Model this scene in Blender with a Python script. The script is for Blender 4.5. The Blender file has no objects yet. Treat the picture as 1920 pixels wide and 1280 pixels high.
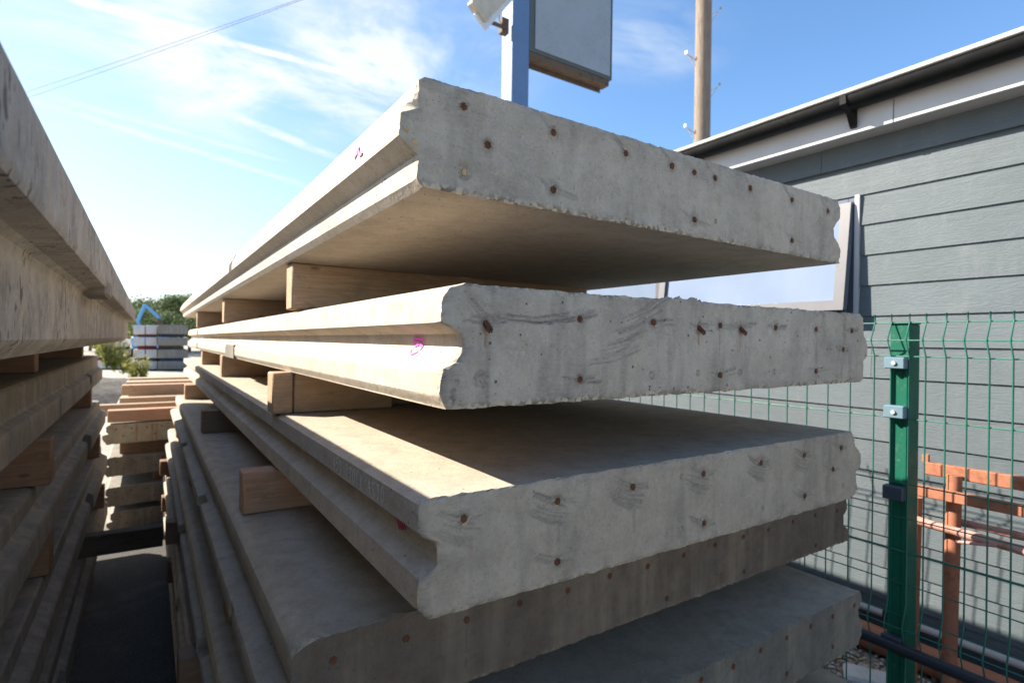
import bpy, bmesh, math, random
import numpy as np
from mathutils import Vector, Matrix

rng = np.random.RandomState(7)
random.seed(7)
sc = bpy.context.scene
COL = sc.collection
H = 1.68                      # eye height above the yard; scene coordinates below are relative to the eye

# ------------------------------------------------------------------ camera
FPX = 1033.6
YAW, ROLL = math.radians(33.4), math.radians(0.79)
FW = np.array([math.sin(YAW), math.cos(YAW), 0.0])
RT = np.array([math.cos(YAW), -math.sin(YAW), 0.0])
UP = np.array([0.0, 0.0, 1.0])
cam = bpy.data.cameras.new('camera')
camo = bpy.data.objects.new('camera', cam)
COL.objects.link(camo)
sc.camera = camo
cam.sensor_width = 36
cam.lens = FPX / 1920 * 36
cam.shift_y = 1 / 1920
cam.clip_start, cam.clip_end = 0.02, 3000
cr, sr = math.cos(ROLL), math.sin(ROLL)
cx, cy, cz = Vector(RT * cr + UP * sr), Vector(UP * cr - RT * sr), Vector(-FW)
camo.matrix_world = Matrix(((cx.x, cy.x, cz.x, 0), (cx.y, cy.y, cz.y, 0), (cx.z, cy.z, cz.z, H), (0, 0, 0, 1)))
cam.dof.use_dof = True
cam.dof.focus_distance = 0.95
cam.dof.aperture_fstop = 5.6


def ray(u, v):
    a = (u - 960) / FPX
    b = (641 - v) / FPX
    return FW + (a * cr - b * sr) * RT + (b * cr + a * sr) * UP


def onx(u, v, x):
    d = ray(u, v); return d * x / d[0]


def ony(u, v, y):
    d = ray(u, v); return d * y / d[1]


def onz(u, v, z):
    d = ray(u, v); return d * z / d[2]


def ont(u, v, t):
    return ray(u, v) * t


# ------------------------------------------------------------------ world and sun
SUN_EL, SUN_AZ = math.radians(35.8), math.radians(-45)
world = bpy.data.worlds.new('World')
sc.world = world
world.use_nodes = True
wt = world.node_tree
wn, wl = wt.nodes, wt.links
bg = wn['Background']
bg.inputs[1].default_value = 0.08


def wnode(t, **k):
    n = wn.new(t)
    for a, b in k.items():
        setattr(n, a, b)
    return n


def wmath(op, a, b=None, c=None, clamp=False):
    n = wnode('ShaderNodeMath', operation=op, use_clamp=clamp)
    for i, q in enumerate((a, b, c)):
        if q is None:
            continue
        if isinstance(q, (int, float)):
            n.inputs[i].default_value = q
        else:
            wl.new(q, n.inputs[i])
    return n.outputs[0]


sky = wnode('ShaderNodeTexSky', sky_type='NISHITA', sun_disc=False)
sky.sun_elevation = SUN_EL
sky.sun_rotation = SUN_AZ % (2 * math.pi)
sky.air_density, sky.dust_density, sky.ozone_density = 1.0, 0.6, 3.0
tc = wnode('ShaderNodeTexCoord')
sep = wnode('ShaderNodeSeparateXYZ')
wl.new(tc.outputs['Generated'], sep.inputs[0])
zc = wmath('ADD', wmath('MAXIMUM', sep.outputs[2], 0.0), 0.12)
px = wmath('DIVIDE', sep.outputs[0], zc)
py = wmath('DIVIDE', sep.outputs[1], zc)
pv = wnode('ShaderNodeCombineXYZ')
wl.new(px, pv.inputs[0]); wl.new(py, pv.inputs[1])


def skyp(u, v):
    d = ray(u, v); d = d / np.linalg.norm(d)
    z = max(d[2], 0) + 0.12
    return np.array([d[0] / z, d[1] / z])


def noise_w(scale, detail=6, rough=0.6, dist=0.0, sx=1.0, sy=1.0, rot=0.0):
    mp = wnode('ShaderNodeMapping')
    mp.inputs['Scale'].default_value = (sx, sy, 1)
    mp.inputs['Rotation'].default_value = (0, 0, rot)
    wl.new(pv.outputs[0], mp.inputs[0])
    n = wnode('ShaderNodeTexNoise')
    n.inputs['Scale'].default_value = scale
    n.inputs['Detail'].default_value = detail
    n.inputs['Roughness'].default_value = rough
    n.inputs['Distortion'].default_value = dist
    wl.new(mp.outputs[0], n.inputs['Vector'])
    return n.outputs[0]


def smooth(x, lo, hi):
    n = wnode('ShaderNodeMapRange', interpolation_type='SMOOTHSTEP')
    n.inputs[1].default_value, n.inputs[2].default_value = lo, hi
    wl.new(x, n.inputs[0])
    return n.outputs[0]


def streak(pa, pb, width, strength, soft_end=0.15):
    """a contrail: a straight band in the cloud plane from pa to pb (picture points)"""
    A, B = skyp(*pa), skyp(*pb)
    d = (B - A); L = np.linalg.norm(d); d = d / L
    n = np.array([-d[1], d[0]])
    dist = wmath('ABSOLUTE', wmath('ADD', wmath('ADD', wmath('MULTIPLY', px, float(n[0])), wmath('MULTIPLY', py, float(n[1]))), float(-n @ A)))
    along = wmath('DIVIDE', wmath('ADD', wmath('ADD', wmath('MULTIPLY', px, float(d[0])), wmath('MULTIPLY', py, float(d[1]))), float(-d @ A)), float(L))
    wob = wmath('MULTIPLY', wmath('SUBTRACT', noise_w(6, 4), 0.5), width * 1.2)
    dist = wmath('ABSOLUTE', wmath('ADD', dist, wob))
    band = wmath('SUBTRACT', 1.0, smooth(dist, width * 0.1, width))
    ends = wmath('MULTIPLY', smooth(along, -soft_end, soft_end), wmath('SUBTRACT', 1.0, smooth(along, 1 - soft_end, 1 + soft_end)))
    return wmath('MULTIPLY', wmath('MULTIPLY', band, ends), wmath('MULTIPLY', smooth(noise_w(9, 4), 0.2, 0.6), strength))


def blob(u, v, r, strength):
    c = skyp(u, v)
    dx = wmath('ADD', px, float(-c[0])); dy = wmath('ADD', py, float(-c[1]))
    rr = wmath('SQRT', wmath('ADD', wmath('MULTIPLY', dx, dx), wmath('MULTIPLY', dy, dy)))
    return wmath('MULTIPLY', wmath('SUBTRACT', 1.0, smooth(rr, r * 0.15, r)), strength)


def addall(l):
    s = l[0]
    for q in l[1:]:
        s = wmath('ADD', s, q)
    return s


mask = addall([blob(560, 120, 0.8, 0.9), blob(420, 130, 0.6, 0.5), blob(760, 100, 0.5, 0.6), blob(640, 190, 0.5, 0.45), blob(1230, 90, 0.26, 0.75),
               blob(250, 60, 0.9, 0.45), blob(880, 60, 0.4, 0.4), blob(1080, 20, 0.3, 0.4), blob(120, 160, 0.8, 0.35)])
fibres = wmath('ADD', wmath('MULTIPLY', noise_w(1.5, 7, 0.58, 0.9, 1.0, 1.35, 0.5), 0.78), wmath('MULTIPLY', noise_w(5.0, 6, 0.6, 0.6, 1.0, 1.8, 2.2), 0.22))
cirrus = wmath('MULTIPLY', wmath('MULTIPLY', smooth(fibres, 0.38, 0.74), mask), 0.75)
trails = addall([streak((110, -12), (420, 78), 0.032, 1.3, 0.12), streak((380, 66), (700, 152), 0.022, 0.9, 0.12),
                 streak((60, 190), (560, 345), 0.04, 0.5), streak((120, 190), (520, 300), 0.03, 0.4), streak((440, 218), (640, 300), 0.045, 0.75)])
cl = wmath('MINIMUM', wmath('ADD', cirrus, trails), 0.92)
# brightening of the air towards the horizon and towards the sun (thin veil of high cloud)
sund = np.array([math.sin(SUN_AZ) * math.cos(SUN_EL), math.cos(SUN_AZ) * math.cos(SUN_EL), math.sin(SUN_EL)])
dp = wnode('ShaderNodeVectorMath', operation='DOT_PRODUCT')
wl.new(tc.outputs['Generated'], dp.inputs[0])
dp.inputs[1].default_value = tuple(float(q) for q in sund)
sunside = smooth(dp.outputs['Value'], 0.15, 1.0)
low = wmath('SUBTRACT', 1.0, smooth(sep.outputs[2], -0.02, 0.42))
veil = wmath('MULTIPLY', wmath('MULTIPLY', wmath('ADD', sunside, 0.10), wmath('ADD', low, 0.30)), 0.78, clamp=True)
mix1 = wnode('ShaderNodeMix', data_type='RGBA')
hs = wnode('ShaderNodeHueSaturation')
hs.inputs['Saturation'].default_value = 1.15
hs.inputs['Value'].default_value = 1.15
wl.new(sky.outputs[0], hs.inputs['Color'])
wl.new(veil, mix1.inputs[0]); wl.new(hs.outputs[0], mix1.inputs[6])
mix1.inputs[7].default_value = (4.3, 4.7, 4.8, 1)
mix2 = wnode('ShaderNodeMix', data_type='RGBA')
wl.new(cl, mix2.inputs[0]); wl.new(mix1.outputs[2], mix2.inputs[6])
mix2.inputs[7].default_value = (4.4, 4.7, 4.8, 1)
wl.new(mix2.outputs[2], bg.inputs[0])

sun = bpy.data.lights.new('sun', 'SUN')
suno = bpy.data.objects.new('sun', sun)
COL.objects.link(suno)
sun.energy = 5.0
sun.angle = math.radians(0.53)
sun.color = (1.0, 0.92, 0.79)
suno.rotation_euler = Vector(sund).to_track_quat('Z', 'Y').to_euler()
suno.location = (0, 0, 30)

sc.view_settings.view_transform = 'Standard'
sc.view_settings.look = 'None'
sc.view_settings.exposure = 1.56
sc.view_settings.gamma = 1
sc.view_settings.use_curve_mapping = False
sc.cycles.max_bounces = 8
sc.cycles.diffuse_bounces = 5


# ------------------------------------------------------------------ materials
class NT:
    def __init__(s, name):
        s.m = bpy.data.materials.new(name); s.m.use_nodes = True
        s.t = s.m.node_tree; s.n = s.t.nodes; s.l = s.t.links
        s.b = s.n['Principled BSDF']
        s.tc = s.n.new('ShaderNodeTexCoord').outputs['Object']
        oi = s.n.new('ShaderNodeObjectInfo')
        s.rand = oi.outputs['Random']
        v = s.n.new('ShaderNodeVectorMath'); v.operation = 'MULTIPLY_ADD'
        cmb = s.n.new('ShaderNodeCombineXYZ')
        for i in range(3): s.l.new(s.rand, cmb.inputs[i])
        s.l.new(cmb.outputs[0], v.inputs[0]); v.inputs[1].default_value = (17.3, 9.1, 23.7)
        s.l.new(s.tc, v.inputs[2])
        s.co = v.outputs[0]

    def put(s, sock, v):
        if isinstance(v, (int, float)): sock.default_value = v
        elif isinstance(v, tuple): sock.default_value = v if len(v) == 4 or len(sock.default_value) == 3 else v + (1,)
        else: s.l.new(v, sock)

    def math(s, op, a, b=0.0, c=None, clamp=False):
        n = s.n.new('ShaderNodeMath'); n.operation = op; n.use_clamp = clamp
        s.put(n.inputs[0], a); s.put(n.inputs[1], b)
        if c is not None: s.put(n.inputs[2], c)
        return n.outputs[0]

    def scaled(s, sc_, rot=(0, 0, 0)):
        mp = s.n.new('ShaderNodeMapping'); mp.inputs['Scale'].default_value = sc_; mp.inputs['Rotation'].default_value = rot
        s.l.new(s.co, mp.inputs[0]); return mp.outputs[0]

    def noise(s, scale, detail=5, rough=0.55, co=None, dist=0.0):
        n = s.n.new('ShaderNodeTexNoise'); n.inputs['Scale'].default_value = scale
        n.inputs['Detail'].default_value = detail; n.inputs['Roughness'].default_value = rough
        n.inputs['Distortion'].default_value = dist
        s.l.new(co or s.co, n.inputs['Vector']); return n.outputs[0]

    def voro(s, scale, co=None, rnd=1.0, feature='F1'):
        n = s.n.new('ShaderNodeTexVoronoi'); n.inputs['Scale'].default_value = scale
        n.feature = feature
        n.inputs['Randomness'].default_value = rnd
        s.l.new(co or s.co, n.inputs['Vector']); return n.outputs['Distance'], n.outputs['Color']

    def ss(s, x, lo, hi, a=0.0, b=1.0):
        n = s.n.new('ShaderNodeMapRange'); n.interpolation_type = 'SMOOTHSTEP'
        n.inputs[1].default_value = lo; n.inputs[2].default_value = hi
        n.inputs[3].default_value = a; n.inputs[4].default_value = b
        s.l.new(x, n.inputs[0]); return n.outputs[0]

    def mix(s, f, a, b, mode='MIX'):
        n = s.n.new('ShaderNodeMix'); n.data_type = 'RGBA'; n.blend_type = mode
        s.put(n.inputs[0], f); s.put(n.inputs[6], a); s.put(n.inputs[7], b); return n.outputs[2]

    def bump(s, h, strength=0.3, dist=0.002, normal=None):
        n = s.n.new('ShaderNodeBump'); n.inputs['Strength'].default_value = strength
        n.inputs['Distance'].default_value = dist
        s.l.new(h, n.inputs['Height'])
        if normal is not None: s.l.new(normal, n.inputs['Normal'])
        return n.outputs[0]

    def out(s, col, rough=0.8, normal=None, metal=0.0, spec=0.3):
        s.put(s.b.inputs['Base Color'], col); s.put(s.b.inputs['Roughness'], rough)
        s.b.inputs['Metallic'].default_value = metal
        s.b.inputs['Specular IOR Level'].default_value = spec
        if normal is not None: s.l.new(normal, s.b.inputs['Normal'])
        return s.m


def mat_concrete(name, lo, hi, porous=0.3, wear=True, pore_stretch=(1, 1, 1), warm=(0.45, 0.36, 0.25)):
    k = NT(name)
    big = k.noise(2.3, 6, 0.6)
    mid = k.noise(17, 6, 0.65)
    fine = k.noise(170, 4, 0.7)
    vert = k.noise(9, 5, 0.6, k.scaled((1.6, 1.6, 0.22)))
    c = k.mix(k.ss(big, 0.3, 0.7), lo, hi)
    c = k.mix(k.ss(mid, 0.35, 0.72, 0, 0.6), c, tuple(q * 0.70 for q in lo))
    m2 = k.noise(48, 5, 0.7)
    c = k.mix(k.ss(m2, 0.52, 0.72, 0, 0.5), c, tuple(q * 0.62 for q in lo))
    c = k.mix(k.ss(m2, 0.30, 0.42, 0.35, 0), c, tuple(min(q * 1.25, 0.7) for q in hi))
    c = k.mix(k.ss(vert, 0.42, 0.72, 0, 0.30), c, warm)
    c = k.mix(k.ss(fine, 0.3, 0.8, 0, 0.30), c, tuple(min(q * 1.22, 0.7) for q in hi))
    spk = k.noise(420, 2, 0.5)
    c = k.mix(k.ss(spk, 0.62, 0.72, 0, 0.35), c, (0.13, 0.12, 0.11))
    d, vc = k.voro(75, k.scaled(pore_stretch))
    sepc = k.n.new('ShaderNodeSeparateColor'); k.l.new(vc, sepc.inputs[0])
    sel = k.ss(sepc.outputs[0], 1.0 - porous, 1.0 - porous + 0.05)
    siz = k.math('MULTIPLY_ADD', k.math('POWER', sepc.outputs[1], 2.0), 0.17, 0.05)
    pore = k.math('MULTIPLY', k.math('SUBTRACT', 1.0, k.math('DIVIDE', d, siz), clamp=True), sel, clamp=True)
    pore = k.ss(pore, 0.0, 0.45)
    c = k.mix(k.math('MULTIPLY', pore, 0.85), c, (0.07, 0.063, 0.055))
    d2, vc2 = k.voro(210)
    s2 = k.n.new('ShaderNodeSeparateColor'); k.l.new(vc2, s2.inputs[0])
    p2 = k.math('MULTIPLY', k.ss(d2, 0.12, 0.30, 1, 0), k.ss(s2.outputs[0], 0.80, 0.84))
    c = k.mix(k.math('MULTIPLY', p2, 0.6), c, (0.10, 0.09, 0.08))
    p3 = k.math('MULTIPLY', k.ss(d2, 0.15, 0.4, 1, 0), k.ss(s2.outputs[1], 0.90, 0.93))
    c = k.mix(k.math('MULTIPLY', p3, 0.3), c, tuple(min(q * 1.3, 0.65) for q in hi))
    h = k.math('ADD', k.math('MULTIPLY', fine, 0.5), k.math('MULTIPLY', mid, 1.5))
    if not wear and pore_stretch[2] < 1:                # long upright air voids
        vo = k.noise(95, 2, 0.5, k.scaled((1.2, 0.9, 0.36)))
        vm = k.noise(3.5, 4, 0.6)
        vd = k.math('MULTIPLY', k.ss(vo, 0.60, 0.66), k.ss(vm, 0.40, 0.58))
        wb = k.noise(5, 7, 0.75, k.scaled((1.2, 0.9, 0.9)))
        c = k.mix(k.ss(wb, 0.52, 0.7, 0, 0.6), c, (0.11, 0.10, 0.09))
        wd_ = k.noise(26, 6, 0.75, k.scaled((1.2, 1, 0.75)))
        c = k.mix(k.ss(wd_, 0.55, 0.7, 0, 0.4), c, (0.12, 0.11, 0.10))
        c = k.mix(k.math('MULTIPLY', vd, 0.85), c, (0.07, 0.06, 0.05))
        h = k.math('SUBTRACT', h, k.math('MULTIPLY', vd, 1.5))
    h = k.math('SUBTRACT', h, k.math('MULTIPLY', pore, 1.6))
    if wear:
        at = k.n.new('ShaderNodeAttribute'); at.attribute_name = 'wear'
        sw = k.n.new('ShaderNodeSeparateColor'); k.l.new(at.outputs['Color'], sw.inputs[0])
        fn2 = k.noise(55, 6, 0.7)
        streaky = k.noise(60, 4, 0.6, k.scaled((1, 1, 4), (0, 0.6, 0)))
        dk = k.math('MULTIPLY', sw.outputs[0], k.ss(streaky, 0.25, 0.7, 0.9, 1.9), clamp=True)
        c = k.mix(dk, c, (0.105, 0.096, 0.086))
        c = k.mix(k.math('MULTIPLY', sw.outputs[1], k.ss(fn2, 0.3, 0.65, 0.4, 1.0), clamp=True), c, (0.24, 0.10, 0.035))
        _, agc = k.voro(140)
        sa = k.n.new('ShaderNodeSeparateColor'); k.l.new(agc, sa.inputs[0])
        ag = k.mix(k.ss(sa.outputs[0], 0.25, 0.8), (0.16, 0.12, 0.08), (0.60, 0.51, 0.38))
        c = k.mix(k.math('MULTIPLY', sw.outputs[2], k.ss(fn2, 0.30, 0.52), clamp=True), c, ag)
        h = k.math('ADD', h, k.math('MULTIPLY', k.math('MULTIPLY', sw.outputs[2], sa.outputs[1]), 2.0))
        h = k.math('SUBTRACT', h, k.math('MULTIPLY', dk, 0.5))
    n = k.bump(k.math('ADD', h, k.math('MULTIPLY', m2, 0.8)), 0.75, 0.0016)
    return k.out(c, k.ss(mid, 0.3, 0.7, 0.74, 0.92), n, spec=0.25)


def mat_wood(name, base, dark, axis='x', ring=14):
    k = NT(name)
    s1 = {'x': (0.16, 2.2, 2.2), 'y': (2.2, 0.16, 2.2)}[axis]
    g = k.noise(ring, 5, 0.6, k.scaled(s1), 0.6)
    g2 = k.noise(95, 4, 0.6, k.scaled((s1[0] * 0.5, s1[1], s1[2])))
    w = k.math('FRACT', k.math('MULTIPLY', g, 7.0))
    w = k.ss(w, 0.0, 1.0)
    c = k.mix(k.math('MULTIPLY', w, 0.6), base, dark)
    c = k.mix(k.ss(g2, 0.35, 0.75, 0, 0.45), c, dark)
    d, vc = k.voro(7.5, k.scaled({'x': (0.9, 1.3, 2.2), 'y': (1.3, 0.9, 2.2)}[axis]))
    kn = k.ss(d, 0.05, 0.13, 1, 0)
    c = k.mix(k.math('MULTIPLY', kn, 0.7), c, tuple(q * 0.38 for q in dark))
    big = k.noise(3, 3)
    c = k.mix(k.ss(big, 0.4, 0.75, 0, 0.35), c, (0.30, 0.25, 0.20))
    c = k.mix(k.math('MULTIPLY', k.rand, 0.35), c, dark)
    gr = k.noise(9, 6, 0.7)
    c = k.mix(k.ss(gr, 0.5, 0.72, 0, 0.4), c, (0.20, 0.165, 0.13))
    edn = k.noise(34, 6, 0.7)
    c = k.mix(k.ss(edn, 0.58, 0.72, 0, 0.35), c, (0.12, 0.09, 0.065))
    n = k.bump(k.math('ADD', g2, k.math('MULTIPLY', w, 0.35)), 0.4, 0.0012)
    return k.out(c, 0.75, n, spec=0.25)


def mat_paint(name, col, rough=0.5, var=0.15, metal=0.0, dirt=(0.1, 0.08, 0.06), dirt_amt=0.3, bumpy=0.1, spec=0.4, scale=8):
    k = NT(name)
    a = k.noise(scale, 6, 0.65); b = k.noise(scale * 9, 4, 0.6)
    c = k.mix(k.ss(a, 0.3, 0.7, 0, var), col, tuple(q * 0.6 for q in col))
    c = k.mix(k.math('MULTIPLY', k.ss(b, 0.5, 0.75), k.ss(a, 0.4, 0.7, 0, dirt_amt)), c, dirt)
    return k.out(c, k.ss(a, 0.3, 0.7, rough * 0.85, min(rough * 1.2, 1)), k.bump(b, bumpy, 0.001), metal, spec)


def mat_cladding(name, col):
    k = NT(name)
    # embossed woodgrain along the board (y), height across z
    co = k.scaled((1, 0.55, 7.0))
    n1 = k.noise(4.2, 3, 0.5, co, 1.2)
    rings = k.math('SINE', k.math('MULTIPLY', n1, 85.0))
    fine = k.noise(60, 4, 0.6, k.scaled((1, 0.12, 3)))
    big = k.noise(1.6, 5, 0.6)
    c = k.mix(k.ss(big, 0.3, 0.7, 0, 0.35), col, tuple(q * 1.22 for q in col))
    c = k.mix(k.ss(rings, -0.9, 0.9, 0.10, 0), c, tuple(q * 0.7 for q in col))
    dirt = k.noise(5, 6, 0.7, k.scaled((1, 2.0, 0.5)))
    c = k.mix(k.ss(dirt, 0.5, 0.8, 0, 0.14), c, (0.30, 0.29, 0.27))
    dn = k.noise(2.5, 5, 0.6)
    c = k.mix(k.ss(dn, 0.35, 0.65, 0.25, 0), c, tuple(q * 0.6 for q in col))
    h = k.math('ADD', k.math('MULTIPLY', rings, 0.5), fine)
    return k.out(c, 0.62, k.bump(h, 0.36, 0.0014), spec=0.35)


def mat_rusty(name, paint, rust=(0.16, 0.055, 0.02), amt=0.5, scale=14):
    k = NT(name)
    a = k.noise(scale, 7, 0.7); b = k.noise(scale * 5, 5, 0.65)
    f = k.ss(k.math('ADD', k.math('MULTIPLY', a, 0.7), k.math('MULTIPLY', b, 0.3)), 0.62 - amt * 0.3, 0.70 - amt * 0.15)
    c = k.mix(f, paint, rust)
    c = k.mix(k.ss(b, 0.4, 0.8, 0, 0.4), c, tuple(q * 1.3 for q in paint))
    return k.out(c, 0.72, k.bump(k.math('SUBTRACT', b, k.math('MULTIPLY', f, 0.4)), 0.4, 0.001), spec=0.3)


CON = mat_concrete('pale_concrete', (0.435, 0.372, 0.300), (0.515, 0.450, 0.372), 0.34)
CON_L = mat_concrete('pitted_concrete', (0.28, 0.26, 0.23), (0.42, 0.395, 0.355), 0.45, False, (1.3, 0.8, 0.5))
CON_M = mat_concrete('grey_concrete', (0.365, 0.303, 0.235), (0.445, 0.378, 0.302), 0.32, True)
CON_B = mat_concrete('brown_stain_shade_concrete', (0.118, 0.086, 0.064), (0.165, 0.125, 0.097), 0.2, True)  # brown dirt plus the overhang's shade, put into the end-face colour
CON_B2 = mat_concrete('dull_stain_shade_concrete', (0.13, 0.113, 0.093), (0.18, 0.157, 0.133), 0.2, True)  # dull end faces of low slabs, stain plus shade painted into the colour
CON_D = mat_concrete('grey_and_shade_concrete', (0.17, 0.157, 0.137), (0.24, 0.222, 0.197), 0.2, False)  # plain dark grey; on the lower passage-end slabs the tone stands in for shade
CON_R2 = mat_concrete('stained_slab_end', (0.30, 0.27, 0.20), (0.40, 0.36, 0.28), 0.2, True, (1, 1, 1), (0.42, 0.24, 0.08))
CON_W = mat_concrete('weathered_white_concrete', (0.52, 0.51, 0.50), (0.64, 0.63, 0.62), 0.05, False)
CON_R = mat_concrete('rust_streaked_concrete', (0.30, 0.28, 0.23), (0.38, 0.35, 0.29), 0.2, False, (1, 1, 1), (0.42, 0.19, 0.05))
PINE = mat_wood('pine_timber', (0.50, 0.36, 0.235), (0.32, 0.195, 0.115))
PINE_Y = mat_wood('pine_timber_lengthwise', (0.50, 0.36, 0.235), (0.32, 0.195, 0.115), 'y')
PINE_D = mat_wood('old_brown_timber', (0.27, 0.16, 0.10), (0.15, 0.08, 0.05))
PINE_R = mat_wood('reddish_timber', (0.50, 0.31, 0.21), (0.33, 0.17, 0.10))
BLACKWOOD = mat_wood('tarred_timber', (0.075, 0.06, 0.05), (0.04, 0.03, 0.025))
RUST = mat_rusty('rusty_steel', (0.15, 0.055, 0.025), (0.06, 0.028, 0.018), 0.7, 90)
ORANGE = mat_rusty('orange_paint', (0.33, 0.13, 0.075), (0.20, 0.07, 0.03), 0.45)
PINKTUBE = mat_rusty('faded_pink_paint', (0.46, 0.24, 0.20), (0.28, 0.12, 0.07), 0.45, 20)
CLAD = mat_cladding('grey_green_cladding', (0.088, 0.108, 0.120))
CLADBACK = mat_paint('dark_membrane', (0.03, 0.033, 0.036), 0.8)
WHITE = mat_paint('white_fascia_paint', (0.44, 0.445, 0.46), 0.4, 0.12, dirt=(0.35, 0.33, 0.28), dirt_amt=0.35)
BLACK = mat_paint('black_plastic', (0.004, 0.0045, 0.005), 0.5, 0.1, spec=0.2)
ROOFM = mat_paint('grey_roof_felt', (0.42, 0.41, 0.39), 0.85, 0.4, bumpy=0.5, scale=20)
FRAME = mat_paint('lilac_grey_window_frame', (0.125, 0.12, 0.132), 0.4, 0.15)
FRAME_D = mat_paint('slate_window_frame', (0.10, 0.115, 0.16), 0.4, 0.15)
GREEN = mat_paint('green_powder_coat', (0.007, 0.10, 0.062), 0.5, 0.2, spec=0.2, dirt=(0.2, 0.22, 0.15), dirt_amt=0.4)
GREENW = mat_paint('green_wire_coat', (0.015, 0.12, 0.085), 0.45, 0.1)
GREEN_D = mat_paint('dark_green_coat', (0.008, 0.04, 0.03), 0.4, 0.2)
CLIP = mat_paint('galvanised_clip', (0.14, 0.22, 0.27), 0.45, 0.2, 0.2)
CLIP_D = mat_paint('navy_clip', (0.035, 0.05, 0.07), 0.5, 0.1)
PIPE_B = mat_paint('black_pipe', (0.02, 0.024, 0.03), 0.45)
PIPE_G = mat_paint('pale_grey_pipe', (0.42, 0.40, 0.38), 0.5, 0.3)
BLUE = mat_paint('blue_post_paint', (0.085, 0.16, 0.30), 0.5, 0.12)
SIGNW = mat_paint('faded_sign_panel', (0.25, 0.285, 0.32), 0.35, 0.22, scale=3, dirt=(0.12, 0.12, 0.12), dirt_amt=0.6)
SIGNF = mat_paint('dark_sign_frame', (0.07, 0.085, 0.09), 0.5, 0.2)
BROWN = mat_rusty('weathered_brown_steel', (0.095, 0.068, 0.05), (0.05, 0.032, 0.022), 0.5)
GALV = mat_paint('galvanised_steel', (0.55, 0.55, 0.54), 0.4, 0.2, 0.4)
LAMPB = mat_paint('weathered_lamp_housing', (0.40, 0.38, 0.33), 0.6, 0.4, dirt_amt=0.6)
CABLE = mat_paint('grey_cable', (0.05, 0.055, 0.065), 0.9, spec=0.0)
PAINT_BLUE = mat_paint('sky_blue_machine_paint', (0.12, 0.36, 0.66), 0.4, 0.1)
RED = mat_paint('red_paint', (0.20, 0.02, 0.025), 0.6)
BLUE2 = mat_paint('dark_blue_paint', (0.012, 0.04, 0.10), 0.6)
PINK = mat_paint('pink_marker', (0.85, 0.12, 0.62), 0.6, 0.05, dirt_amt=0)
MAROON = mat_paint('red_marker', (0.42, 0.03, 0.10), 0.6, 0.1, dirt_amt=0)
CHALK = mat_paint('white_chalk', (0.70, 0.70, 0.68), 0.9, 0.3, dirt_amt=0, scale=60)
GRITM = mat_paint('mortar_grit', (0.46, 0.42, 0.35), 0.9, 0.5, scale=70, bumpy=0.8)
STONE_T = mat_paint('tan_aggregate', (0.55, 0.38, 0.20), 0.6, 0.3, scale=60)

k = NT('pole_wood')
g = k.noise(28, 5, 0.65, k.scaled((2.5, 2.5, 0.12)))
c = k.mix(k.ss(g, 0.3, 0.7), (0.16, 0.12, 0.09), (0.27, 0.225, 0.185))
sepx = k.n.new('ShaderNodeSeparateXYZ'); k.l.new(k.tc, sepx.inputs[0])
c = k.mix(k.ss(sepx.outputs[0], 0.02, 0.12, 0, 0.55), c, (0.16, 0.17, 0.07))
POLEW = k.out(c, 0.85, k.bump(g, 0.6, 0.004), spec=0.2)

k = NT('window_glass')
a = k.noise(2.0, 4)
GLASS = k.out(k.mix(k.ss(a, 0.3, 0.7), (0.15, 0.19, 0.27), (0.19, 0.23, 0.31)), 0.12, k.bump(k.noise(1.2, 2), 0.03, 0.01), 0.0, 1.0)

k = NT('yard_concrete')
a = k.noise(0.35, 7, 0.6); b = k.noise(5, 6, 0.65); f = k.noise(90, 4, 0.7); d, vc = k.voro(120)
c = k.mix(k.ss(a, 0.35, 0.65), (0.31, 0.27, 0.22), (0.43, 0.38, 0.32))
c = k.mix(k.ss(b, 0.4, 0.75, 0, 0.5), c, (0.15, 0.14, 0.125))
c = k.mix(k.ss(f, 0.4, 0.8, 0, 0.5), c, (0.36, 0.33, 0.30))
sg = k.n.new('ShaderNodeSeparateXYZ'); k.l.new(k.tc, sg.inputs[0])      # dark among the stacks: passage shade put into the colour; dusty concrete further out
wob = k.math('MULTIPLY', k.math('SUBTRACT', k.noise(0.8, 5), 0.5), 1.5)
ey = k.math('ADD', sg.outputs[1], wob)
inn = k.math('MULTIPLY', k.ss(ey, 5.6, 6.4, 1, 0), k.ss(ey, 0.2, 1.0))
shade_tone = k.mix(k.ss(f, 0.35, 0.75), (0.05, 0.049, 0.048), (0.13, 0.125, 0.118))
shade_tone = k.mix(k.ss(b, 0.5, 0.75, 0, 0.5), shade_tone, (0.17, 0.155, 0.135))
c = k.mix(inn, c, shade_tone)
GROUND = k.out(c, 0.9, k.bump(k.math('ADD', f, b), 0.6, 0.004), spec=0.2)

k = NT('gravel_bed')
d, vc = k.voro(60)
s_ = k.n.new('ShaderNodeSeparateColor'); k.l.new(vc, s_.inputs[0])
c = k.mix(s_.outputs[0], (0.10, 0.08, 0.06), (0.38, 0.31, 0.24))
GRAVEL = k.out(c, 0.9, k.bump(d, -0.9, 0.01), spec=0.2)

k = NT('dark_soil')
a = k.noise(6, 7, 0.7); b = k.noise(50, 4, 0.7)
SOIL = k.out(k.mix(k.ss(a, 0.3, 0.7), (0.10, 0.085, 0.07), (0.20, 0.18, 0.16)), 0.95, k.bump(b, 0.8, 0.02), spec=0.1)


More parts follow.
